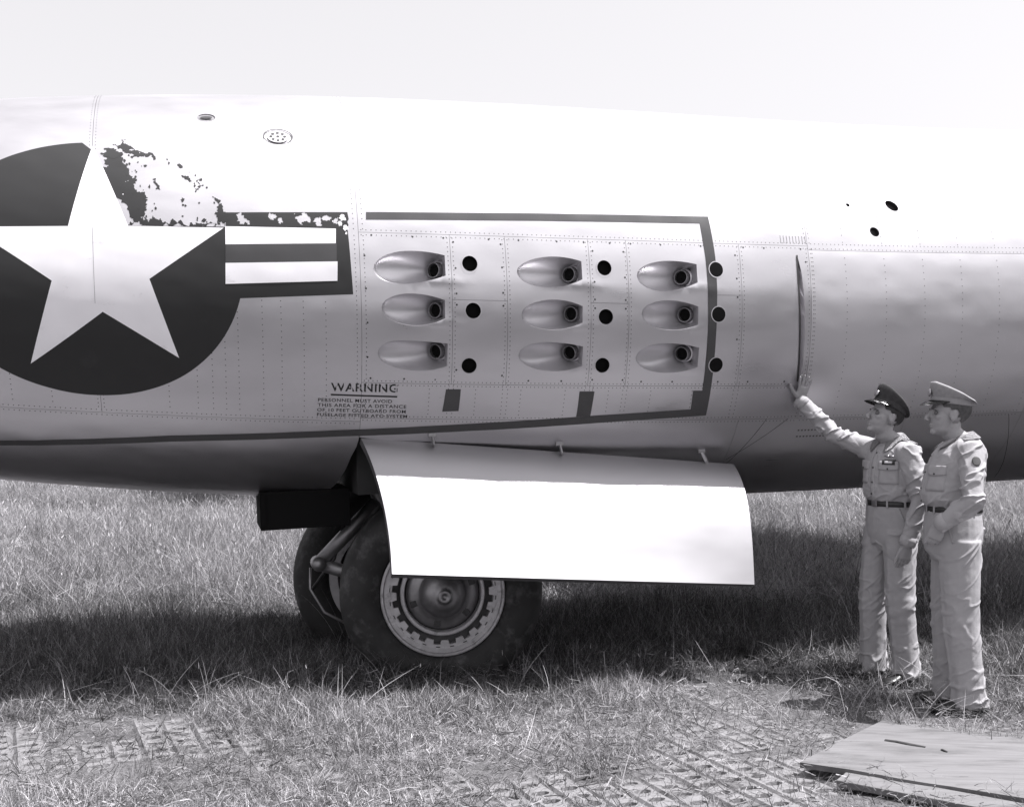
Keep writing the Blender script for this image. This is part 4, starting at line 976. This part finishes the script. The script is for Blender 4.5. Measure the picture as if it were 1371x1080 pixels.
def person(label, org, facing, P):
    root_z = float(gz(org[0], org[1])); K = P.get('size', 1.0)
    c_, s_ = math.cos(facing), math.sin(facing)
    def loc(w):                                                        # world point -> the man's own frame
        x, y, z = w[0]-org[0], w[1]-org[1], w[2]-root_z; return Vector((x*c_+y*s_, -x*s_+y*c_, z))/K
    def locd(w): return Vector((w[0]*c_+w[1]*s_, -w[0]*s_+w[1]*c_, w[2]))
    J = {k: (loc(v[1]) if isinstance(v, tuple) and v[0] == 'w' else Vector(v)) for k, v in P['joints'].items()}
    lean = P.get('lean', 0.0)
    def bx_(z): return P['hipx']+(z-.95)*lean                          # how far forward the trunk is at a height
    # ---------- body: one skin
    bm = bmesh.new()
    HM = Matrix.Translation(J['head']) @ Matrix.Rotation(P['head_yaw'], 4, 'Z') @ Matrix.Rotation(-P['head_pitch'], 4, 'Y') @ Matrix.Scale(P.get('head_scale', 1.0), 4)
    hv = []
    hv += ell(bm, (-.014,0,.036), (.099,.077,.088)); hv += ell(bm, (.032,0,-.030), (.062,.063,.082)); hv += ell(bm, (.030,0,-.074), (.054,.054,.044))
    hv += ell(bm, (.073,0,-.097), (.020,.024,.019), sub=2); hv += ell(bm, (.078,0,.024), (.017,.048,.012), sub=2)
    for s in (-1, 1):
        hv += ell(bm, (.060,s*.042,-.018), (.024,.020,.019), sub=2); hv += ell(bm, (.110,s*.011,-.037), (.009,.0085,.008), sub=2)
        hv += ell(bm, (-.008,s*.079,-.008), (.021,.011,.034), Matrix.Rotation(-.25, 3, 'Y') @ Matrix.Rotation(s*.35, 3, 'Z'), sub=2)
        hv += ell(bm, (.006,s*.074,-.004), (.012,.010,.022), sub=2)
    n1 = len(bm.verts); bm_tube(bm, [(.088,0,.022),(.100,0,.0),(.116,0,-.026),(.114,0,-.036)], [.008,.0105,.0125,.011], 12)
    hv += ell(bm, (.090,0,-.062), (.011,.024,.0062), sub=2); hv += ell(bm, (.088,0,-.073), (.011,.021,.0068), sub=2)
    for v in bm.verts: v.co = HM @ v.co
    nk = J['head']; nb = Vector((bx_(1.44)-.01, 0, J['neck'].z))
    bm_tube(bm, [HM @ Vector((-.012,0,-.05)), HM @ Vector((-.022,0,-.10)), nb, nb-Vector((0,0,.06))], [(.056,.054),(.057,.055),(.064,.062),(.08,.09)], 18)
    T = P['torso']
    loft(bm, [zring(z, bx_(z)+cx, rx*.86, ry*.86) for z, cx, rx, ry in T if z > .9] )
    pz = P['pelvis']; loft(bm, [zring(z, bx_(z)+cx, rx*.84, ry*.84) for z, cx, rx, ry in pz])
    for s in 'LR':
        bm_tube(bm, [J['sh'+s], J['el'+s], J['wr'+s], J['wr'+s]+(J['wr'+s]-J['el'+s]).normalized()*.02], [.050,.040,.029,.026], 14)
        bm_tube(bm, [J['hip'+s], J['kn'+s], J['an'+s], J['an'+s]-Vector((0,0,.03))], [.082,.056,.042,.042], 14)
        loft(bm, [(J['an'+s]+Vector((-.04,0,-.05)), (0,.026,0), (0,0,.02)), (J['an'+s]+Vector((.03,0,-.045)), (0,.036,0), (0,0,.026)), (J['an'+s]+Vector((.13,0,-.058)), (0,.034,0), (0,0,.014))], 14)
        h = P['hand'+s]; hand(bm, J['wr'+s], locd(h['d']) if h.get('world') else h['d'], locd(h['n']) if h.get('world') else h['n'], locd(h['t']) if h.get('world') else h['t'], h['curl'], h['spread'], h['thumb'])
    me = fuse(bm, .0045, 3, .5)
    V, N = verts(me); Hi = np.array(HM.inverted()); q = V @ Hi[:3,:3].T+Hi[:3,3]
    push = np.zeros(len(V))
    for s in (-1, 1): push -= .011*np.exp(-(((q[:,0]-.09)/.03)**2+((q[:,1]-s*.032)/.015)**2+((q[:,2]-.004)/.010)**2))
    push -= .004*np.exp(-(((q[:,0]-.10)/.02)**2+((q[:,1])/.024)**2+((q[:,2]+.0675)/.0025)**2))
    for s in (-1, 1): push -= .006*np.exp(-(((q[:,0]-.004)/.012)**2+((q[:,1]-s*.09)/.014)**2+((q[:,2]+.006)/.016)**2))
    push += .0015*fnoise(V*35, 2)*(q[:,2] > -.2)
    setv(me, V+N*push[:,None])
    man = obj_of('person', me, M['flesh'], None); man.location = (org[0], org[1], root_z); man.rotation_euler = (0, 0, facing); man.scale = (K, K, K); tag(man, label, 'person')
    def child(name, bm, m, smooth=True): return bm_obj(name, bm, M[m], man, smooth)
    for s in (-1, 1):
        bm = bmesh.new(); ell(bm, HM @ Vector((.0725,s*.031,.003)), (.0125,)*3, sub=2); child('eye', bm, 'eye')
        bm = bmesh.new(); bm_tube(bm, [HM @ Vector((.094,s*.014,.019)), HM @ Vector((.093,s*.03,.024)), HM @ Vector((.080,s*.05,.018))], [(.0022,.002),(.003,.002),(.0015,.0015)], 6); child('eyebrow', bm, P['hair'])
    # hair below the cap
    bm = bmesh.new(); vs = ell(bm, (0,0,0), (1,1,1), sub=4)
    for v in list(bm.verts):
        p = Vector((v.co.x*.1035-.016, v.co.y*.0805, v.co.z*.0915+.036))
        low = -.050 if p.x < -.045 else (-.020 if p.x < .012 else .03)
        if p.x > .055 or p.z < low or (abs(p.y) > .066 and -.03 < p.x < .018 and p.z < .022): bm.verts.remove(v)
        else: v.co = HM @ p
    child('hair', bm, P['hair'])
    # ---------- trousers
    bm = bmesh.new(); loft(bm, [zring(z, bx_(z)+cx, rx, ry) for z, cx, rx, ry in pz], 28)
    for s in 'LR':
        hp, kn, an = J['hip'+s], J['kn'+s], J['an'+s]
        r = P['legr']; bm_tube(bm, [hp+Vector((0,0,.03)), hp*.72+kn*.28, hp*.35+kn*.65, kn, kn*.55+an*.45, an*.88+kn*.12, an-Vector((0,0,.045))], [(r[0]*1.0, r[0]*1.12), (r[0]*.95, r[0]*1.08), (r[1]*1.05,r[1]*1.12), (r[1],r[1]*1.04), (r[2],r[2]*1.06), (r[2]*1.0,r[2]*1.1), (r[3],r[3]*1.15)], 22)
    me = fuse(bm, .0055, 10, .5); V, N = verts(me); z = V[:,2]
    seedv = P['seed']
    leg = np.sign(V[:,1]); ax = V[:,1]-leg*np.interp(z, [.1,.5,.9], [.115,.11,.09])
    f1 = ridge(fnoise(np.stack([V[:,0]*4+V[:,2]*3, V[:,1]*4, V[:,2]*10+V[:,0]*7+np.abs(V[:,1])*8], -1)+seedv, 2))
    f2 = ridge(fnoise(np.stack([V[:,0]*9, V[:,1]*9, V[:,2]*1.6], -1)+seedv*2, 2))
    f3 = ridge(fnoise(np.stack([V[:,0]*5-V[:,2]*6, V[:,1]*6, V[:,2]*11+V[:,0]*9], -1)+seedv*3, 2))
    kneeb = np.exp(-((z-.52)/.12)**2); crot = np.exp(-((z-.86)/.10)**2); hem = np.clip((.32-z)/.22, 0, 1)
    crease = np.exp(-(ax/.012)**2)*(N[:,0] > .3)*np.clip((.85-z)/.2, 0, 1)
    dd = .007*f1*(.12+1.0*crot+.6*kneeb)+.005*f2*(.25+.4*hem)+.009*f3*(.08+1.0*hem+.55*kneeb)+.008*crease+.002*fnoise(V*20, 2)
    setv(me, V+N*dd[:,None]); trs = obj_of('trousers', me, M['khaki2'], man)
    # ---------- shirt
    bm = bmesh.new(); loft(bm, [zring(z, bx_(z)+cx, rx, ry) for z, cx, rx, ry in T], 28)
    for s in 'LR':
        sh, el, wr = J['sh'+s], J['el'+s], J['wr'+s]; e2 = wr+(wr-el).normalized()*.005; sg = 1 if s == 'L' else -1
        inn = Vector((bx_(sh.z)+.0, sg*.10, sh.z-.01))
        ell(bm, sh+Vector((0,-sg*.012,-.012)), (.080,.066,.072))
        bm_tube(bm, [inn, sh, sh*.6+el*.4, el, el*.5+wr*.5, wr*.93+el*.07, e2], [.082,.074,.066,.057,.051,.045,.045], 20)
    me = fuse(bm, .0052, 9, .5); V, N = verts(me)
    f1 = ridge(fnoise(np.stack([V[:,0]*8+V[:,2]*8, V[:,1]*8, V[:,2]*12-V[:,1]*6], -1)+seedv, 2)); f2 = ridge(fnoise(np.stack([V[:,0]*7, V[:,1]*7+V[:,2]*6, V[:,2]*6], -1)+seedv*5, 3))
    arm = np.clip((np.abs(V[:,1])-.17)/.05, 0, 1); waist = np.exp(-((V[:,2]-1.14)/.06)**2)*(1-arm)
    near_el = sum(np.exp(-(((V-np.array(J['el'+s]))**2).sum(-1))/.12**2) for s in 'LR')
    dd = .008*f1*(.2+.8*arm+.6*waist+.7*near_el)+.005*f2*(.5+.6*arm)+.002*fnoise(V*22, 2)
    setv(me, V+N*dd[:,None]); shirt = obj_of('shirt', me, M['khaki'], man)
    bvh = BVHTree.FromObject(shirt, bpy.context.evaluated_depsgraph_get()) if False else BVHTree.FromPolygons([tuple(v.co) for v in me.vertices], [tuple(p.vertices) for p in me.polygons])
    tbv = BVHTree.FromPolygons([tuple(v.co) for v in trs.data.vertices], [tuple(p.vertices) for p in trs.data.polygons])
    # cuffs
    for s in 'LR':
        el, wr = J['el'+s], J['wr'+s]; d = (wr-el).normalized(); bm = bmesh.new()
        bm_tube(bm, [wr-d*.045, wr-d*.04, wr+d*.012, wr+d*.014, wr+d*.004], [.042,.0485,.0455,.042,.036], 20, cap=False); child('cuff', bm, 'khaki')
    # collar: a band that turns over into two points
    bm = bmesh.new(); nz_ = J['neck'].z; cxn = bx_(1.46)-.005; G_ = []
    for side in (1, -1):
        prev = None
        for k in range(13):
            u = k/12; th_ = math.pi*(1-u*.90); c, s = math.cos(th_), math.sin(th_)*side
            zt = nz_+.058-.046*u**1.5; tip = max(0, (u-.55)/.45); ro = .088+.022*tip+.012*u
            top_ = bm.verts.new((cxn+.064*c, .066*s, zt)); mid_ = bm.verts.new((cxn+.074*c, .077*s, zt-.008))
            q = Vector((cxn+ro*c+.012*tip, (ro+.006)*s+side*.014*tip, zt-.040-.034*tip)); hn_ = bvh.find_nearest(q)
            if hn_[0] is not None and (q-hn_[0]).dot(hn_[1]) < .010: q = hn_[0]+hn_[1]*.010
            lo_ = bm.verts.new(q); ins = bm.verts.new((cxn+.062*c, .064*s, zt-.05))
            if prev:
                for a, b, e, f in ((prev[3],prev[0],top_,ins),(prev[0],prev[1],mid_,top_),(prev[1],prev[2],lo_,mid_)): bm.faces.new((a,b,e,f))
            prev = (top_, mid_, lo_, ins)
    bmesh.ops.solidify(bm, geom=bm.faces[:], thickness=-.003); child('collar', bm, 'khaki')
    # undershirt in the open neck
    # placket, buttons, pockets
    X = Vector((-1,0,0))
    patch(bvh, (.2, 0, 1.27), X, (0,1,0), (0,0,1), .032, .30, man, 'placket', M['khaki'], .003, nu=3, nv=16)
    for z in (1.40, 1.31, 1.22, 1.15):
        h = bvh.ray_cast(Vector((.5,0,z)), X, 1.0)
        if h[0] is not None: bm = bmesh.new(); ell(bm, h[0]+Vector((.006,0,0)), (.003,.006,.006), sub=2); child('button', bm, 'leather')
    for sg in (1, -1):
        dr = Vector((-.94, -.34*sg, 0)); cen = Vector((bx_(1.3)+.10, sg*.095, 1.275)); uu = Vector((-.34*sg,.94,0))
        patch(bvh, cen, dr, uu, (0,0,1), .118, .125, man, 'pocket', M['khaki'], .005, nu=8, nv=8)
        fl_ = patch(bvh, cen+Vector((0,0,.048)), dr, uu, (0,0,1), .124, .056, man, 'pocket_flap', M['khaki'], .011, shape=lambda a, b: (a, b if b > -.2 else b+.9*(abs(a))**1.3*(.2+b)*-1.0), nu=10, nv=6)
        h = bvh.ray_cast(cen+Vector((0,0,.030))-dr*.25, dr, .6)
        if h[0] is not None: bm = bmesh.new(); ell(bm, h[0]-dr*.013, (.004,.006,.006), sub=2); child('button', bm, 'leather')
        # epaulette
        sh = J['sh'+('L' if sg > 0 else 'R')]; bm = bmesh.new(); pz_ = []
        for k in range(7):
            u = k/6; y_ = sg*(.085+.105*u); h = bvh.ray_cast(Vector((bx_(1.44)-.005, y_, 1.75)), Vector((0,0,-1)), .6)
            zz = h[0].z if h[0] is not None else 1.45; w = .026*(1-.15*(1-u))*(0.6 if k == 0 else 1)
            pz_.append([bm.verts.new((bx_(1.44)-.005+q*w, y_, zz+.006-.003*abs(q))) for q in (-1,-.5,0,.5,1)])
        for a, b in zip(pz_, pz_[1:]):
            for i in range(4): bm.faces.new((a[i], a[i+1], b[i+1], b[i]))
        bmesh.ops.solidify(bm, geom=bm.faces[:], thickness=.005); child('epaulette', bm, 'khaki')
    if P.get('ribbon'):
        dr = Vector((-.94,-.34,0)); cen = Vector((bx_(1.34)+.10, .098, 1.345))
        rb = patch(bvh, cen, dr, (-.34,.94,0), (0,0,1), .078, .030, man, 'ribbon_bar', M['ribbon'], .014, nu=5, nv=2)
        patch(bvh, cen, dr, (-.34,.94,0), (0,0,1), .046, .014, rb, 'pale_ribbon', M['pale'], .017, nu=4, nv=2)
        bm = bmesh.new()
        h = bvh.ray_cast(cen+Vector((0,0,.034))-dr*.25, dr, .6); b0 = h[0]-dr*.010 if h[0] is not None else cen
        for sd in (1,-1): bm_tube(bm, [b0, b0+Vector((-.34*sd*.012,.94*sd*.014,.004)), b0+Vector((-.34*sd*.03,.94*sd*.034,.001))], [(.004,.006),(.003,.007),(.002,.002)], 8)
        child('wing_badge', bm, 'brass')
    if P.get('sleeve_patch'):
        patch(bvh, J['shL']+Vector((.0,.06,-.045)), (0,-1,.1), (1,0,0), (0,0,1), .046, .046, man, 'sleeve_patch', M['ribbon'], .005, shape=lambda a, b: (a*math.sqrt(max(0,1-2*b*b)), b*math.sqrt(max(0,1-2*a*a))), nu=8, nv=8)
    # ---------- belt
    wz = P['belt']; k = [r for r in pz if abs(r[0]-wz) < .04][0]
    bm = bmesh.new(); cx = bx_(wz)+k[1]
    def ellring(rx, ry, z): return [bm.verts.new((cx+rx*math.cos(2*math.pi*j/48), ry*math.sin(2*math.pi*j/48), z)) for j in range(48)]
    ra, rb_ = k[2]+.010, k[3]+.010; rg = [ellring(ra-.012, rb_-.012, wz-.016), ellring(ra, rb_, wz-.016), ellring(ra, rb_, wz+.016), ellring(ra-.012, rb_-.012, wz+.016)]
    for a, b in zip(rg, rg[1:]):
        for j in range(48): bm.faces.new((a[j], a[(j+1) % 48], b[(j+1) % 48], b[j]))
    belt = child('belt', bm, 'leather')
    bm = bmesh.new(); bm_box(bm, (cx+ra+.002, 0, wz), (.004,.022,.019), bevel=.003); bm_obj('buckle', bm, M['brass'], belt)
    for a in (.55, 1.25, 2.1, math.pi, -.55, -1.25, -2.1):
        bm = bmesh.new(); nrm = Vector((math.cos(a)/ra, math.sin(a)/rb_, 0)).normalized()
        bm_box(bm, Vector((cx+(ra+.002)*math.cos(a), (rb_+.002)*math.sin(a), wz)), (.003,.006,.024), Matrix.Rotation(math.atan2(nrm.y,nrm.x), 3, 'Z'), .001); child('belt_loop', bm, 'khaki2')
    # trouser pockets: slanted welt at the hip, buttoned flap behind
    for sg in (1, -1):
        patch(tbv, (bx_(1.0)+.055, sg*.3, 1.0), (0,-sg,0), (1,0,-.25), (.25,0,1), .010, .14, man, 'pocket_welt', M['khaki2'], .004, nu=2, nv=8)
    patch(tbv, (-.35, .085, .985), (1,-.35,0), (.35,1,0), (0,0,1), .12, .045, man, 'hip_pocket_flap', M['khaki2'], .008, shape=lambda a, b: (a, b if b > -.1 else b*(1+.8*(.5-abs(a)))), nu=8, nv=5)
    # ---------- shoes
    for s in 'LR':
        an = J['an'+s]; t = P.get('toe'+s, 0.0); bm = bmesh.new(); RT = Matrix.Rotation(t, 3, 'Z')
        secs = [(-.085,.020,.010,.045),(-.07,.032,.030,.060),(-.02,.036,.040,.075),(.03,.037,.038,.068),(.09,.043,.026,.045),(.15,.046,.020,.034),(.19,.036,.016,.028),(.205,.015,.010,.020)]
        loft(bm, [(RT @ Vector((x, 0, 0))+Vector((an.x, an.y, hz_+.004)), RT @ Vector((0,w,0)), (0,0,max(hh,.012))) for x, w, hh, hz_ in secs], 18)
        sho = child('shoe', bm, 'leather')
        bm = bmesh.new(); lp_ = [(-.09,.024),(-.06,.034),(0,.037),(.06,.040),(.12,.048),(.17,.044),(.205,.022)]
        up = [RT @ Vector((x, w, 0)) for x, w in lp_]+[RT @ Vector((x, -w, 0)) for x, w in lp_[::-1]]
        a = [bm.verts.new(p+Vector((an.x, an.y, .0))) for p in up]; b = [bm.verts.new(p+Vector((an.x, an.y, .022))) for p in up]; nn = len(up)
        for i in range(nn): bm.faces.new((a[i], a[(i+1) % nn], b[(i+1) % nn], b[i]))
        bm.faces.new(a[::-1]); bm.faces.new(b); bm_obj('sole', bm, M['black'], sho)
    # ---------- peaked cap
    CM = HM @ Matrix.Translation((-.012, 0, .052)) @ Matrix.Rotation(P.get('cap_tilt', .0), 4, 'Y')
    bm = bmesh.new(); rings = []
    up = P['cap_peak']; cs_ = lambda r: 1-.09*min(1, max(0, (r-.106)/.03))
    for (z, rx, ry, ti, cx_) in ((.0,.106,.085,0,0),(.034,.108,.087,.05,0),(.040,.112,.092,.10,0),(.050,.126,.108,.5*up,.0),(.060,.136,.121,.9*up,-.004),(.066,.135,.120,up,-.006),(.071,.118,.106,up,-.008),(.071,.07,.06,up*.9,-.01),(.069,.01,.01,up*.9,-.01)):
        rings.append((CM @ Vector((cx_,0,z)), (CM.to_3x3() @ Vector((rx*cs_(rx), 0, rx*cs_(rx)*math.tan(ti)))), (CM.to_3x3() @ Vector((0, ry*cs_(rx), 0)))))
    loft(bm, rings, 36)
    for v in bm.verts: 
        p = np.array(v.co); v.co = v.co+Vector((0,0,1))*.003*float(fnoise(p*22+P['seed'], 2))
    cap = child('cap', bm, P['cap'])
    bm = bmesh.new()
    lathe_r = []
    for z, k_ in ((.004,1.02),(.032,1.03)):
        lathe_r.append([bm.verts.new(CM @ Vector((.1075*k_*math.cos(2*math.pi*j/40), .0865*k_*math.sin(2*math.pi*j/40), z))) for j in range(40)])
    for j in range(40): bm.faces.new((lathe_r[0][j], lathe_r[0][(j+1) % 40], lathe_r[1][(j+1) % 40], lathe_r[1][j]))
    bm_obj('cap_band', bm, M[P['band']], cap, True)
    bm = bmesh.new(); gr = []
    for j in range(21):
        a = R(-72)+R(144)*j/20; w = math.cos(a*90/72*.98)**.7 if abs(a) < R(71.9) else 0; row_ = []
        for i in range(5):
            u = i/4; e = .058*w*u; row_.append(bm.verts.new(CM @ Vector((.109*math.cos(a)+e*1.0, (.088)*math.sin(a)*(1+.06*u*w), .006-.55*e-.008*math.sin(u*math.pi)*-1))))
        gr.append(row_)
    for a, b in zip(gr, gr[1:]):
        for i in range(4): bm.faces.new((a[i], a[i+1], b[i+1], b[i]))
    bmesh.ops.solidify(bm, geom=bm.faces[:], thickness=.003); bm_obj('visor', bm, M['visor'], cap, True)
    bm = bmesh.new(); ell(bm, CM @ Vector((.120,0,.050)), (.008,.020,.022), CM.to_3x3(), sub=2); bm_obj('cap_badge', bm, M['brass'], cap, True)
    bm = bmesh.new(); bm_tube(bm, [CM @ Vector((.110*math.cos(a)+.004, .089*math.sin(a), .009)) for a in np.linspace(-1.3,1.3,15)], .0045, 6); bm_obj('chin_strap', bm, M['leather'], cap, True)
    return man

TORSO = [(1.098,.004,.116,.156),(1.112,.006,.126,.166),(1.13,.010,.134,.175),(1.17,.014,.138,.178),(1.25,.014,.135,.180),(1.33,.010,.130,.188),(1.39,.002,.120,.188),(1.435,-.006,.100,.160),(1.465,-.012,.078,.105),(1.49,-.014,.064,.070)]
PELV = [(1.115,.0,.122,.160),(1.09,.002,.126,.165),(1.04,.0,.132,.173),(.97,-.006,.140,.180),(.90,-.008,.138,.182),(.85,-.004,.120,.172),(.80,.0,.075,.13)]
O1_ = (2.255, 6.56); z1 = float(gz(*O1_))
hs, hn = base_surf(1.572, -.60); hw = to_world(hs); nw = hn @ EM          # where the palm meets the aircraft
hand_dir = np.array([.10, .02, 1.0]); hand_dir = hand_dir-nw*hand_dir.dot(nw); hand_dir /= np.linalg.norm(hand_dir)
wrist = hw+nw*.034-hand_dir*.070
person('man in dark peaked cap and khaki shirt resting one hand on the aircraft', O1_, R(203), dict(
    size=.968, seed=3.3, hipx=-.01, lean=-.02, torso=TORSO, pelvis=PELV, belt=1.09, legr=(.094,.084,.077,.083), hair='hair_d', cap='capdark', band='capdark', cap_peak=.42, cap_tilt=-.20, ribbon=True,
    head_yaw=R(-12), head_pitch=R(17),
    joints=dict(head=(.035,0,1.618), neck=(0,0,1.465), shL=(.01,.178,1.405), elL=(.005,.262,1.125), wrL=(.085,.238,.865),
        shR=(.0,-.172,1.415), elR=(.150,-.345,1.505), wrR=('w', tuple(wrist)),
        hipL=(0,.088,.90), knL=(.02,.105,.50), anL=(-.02,.115,.09), hipR=(0,-.088,.90), knR=(.03,-.12,.50), anR=(.02,-.135,.09)),
    handL=dict(d=(.12,-.05,-1), n=(-.25,-1,0), t=(1,-.2,0), curl=(.35,.42,.48,.5), spread=.05, thumb=.45),
    handR=dict(world=True, d=tuple(hand_dir), n=tuple(-nw), t=(-1,-.27,0), curl=(.03,.02,.03,.05), spread=.22, thumb=.95), toeL=.15, toeR=-.2))
O2_ = (2.43, 5.97); z2 = float(gz(*O2_))
T2 = [(z+.02, cx+.012*math.exp(-((z-1.15)/.08)**2), rx*1.17, ry*1.02) for z, cx, rx, ry in TORSO]; P2 = [(z+.02, cx, rx*1.12, ry) for z, cx, rx, ry in PELV]
person('man in pale peaked cap with his hand at his trouser pocket', O2_, R(172), dict(
    size=.978, seed=8.1, hipx=.045, lean=-.10, torso=T2, pelvis=P2, belt=1.11, legr=(.100,.090,.083,.090), hair='hair_g', cap='capkhaki', band='capkhaki', cap_peak=.36, cap_tilt=-.07, sleeve_patch=True,
    head_yaw=R(2), head_pitch=R(3), head_scale=1.03,
    joints=dict(head=(.055,0,1.632), neck=(0,0,1.48), shL=(-.02,.180,1.43), elL=(.01,.305,1.165), wrL=(.15,.205,1.04),
        shR=(-.02,-.18,1.43), elR=(-.06,-.27,1.16), wrR=(.03,-.235,.93),
        hipL=(.02,.090,.91), knL=(.02,.105,.50), anL=(-.02,.10,.09), hipR=(.02,-.090,.91), knR=(.03,-.105,.50), anR=(.02,-.11,.09)),
    handL=dict(d=(.30,-.32,-.9), n=(-.3,-1,0), t=(1,-.1,.2), curl=(.3,.32,.35,.4), spread=.02, thumb=.12),
    handR=dict(d=(.10,.05,-1), n=(-.3,1,0), t=(1,.1,.2), curl=(.3,.32,.35,.4), spread=.02, thumb=.12), toeL=.2, toeR=-.2))
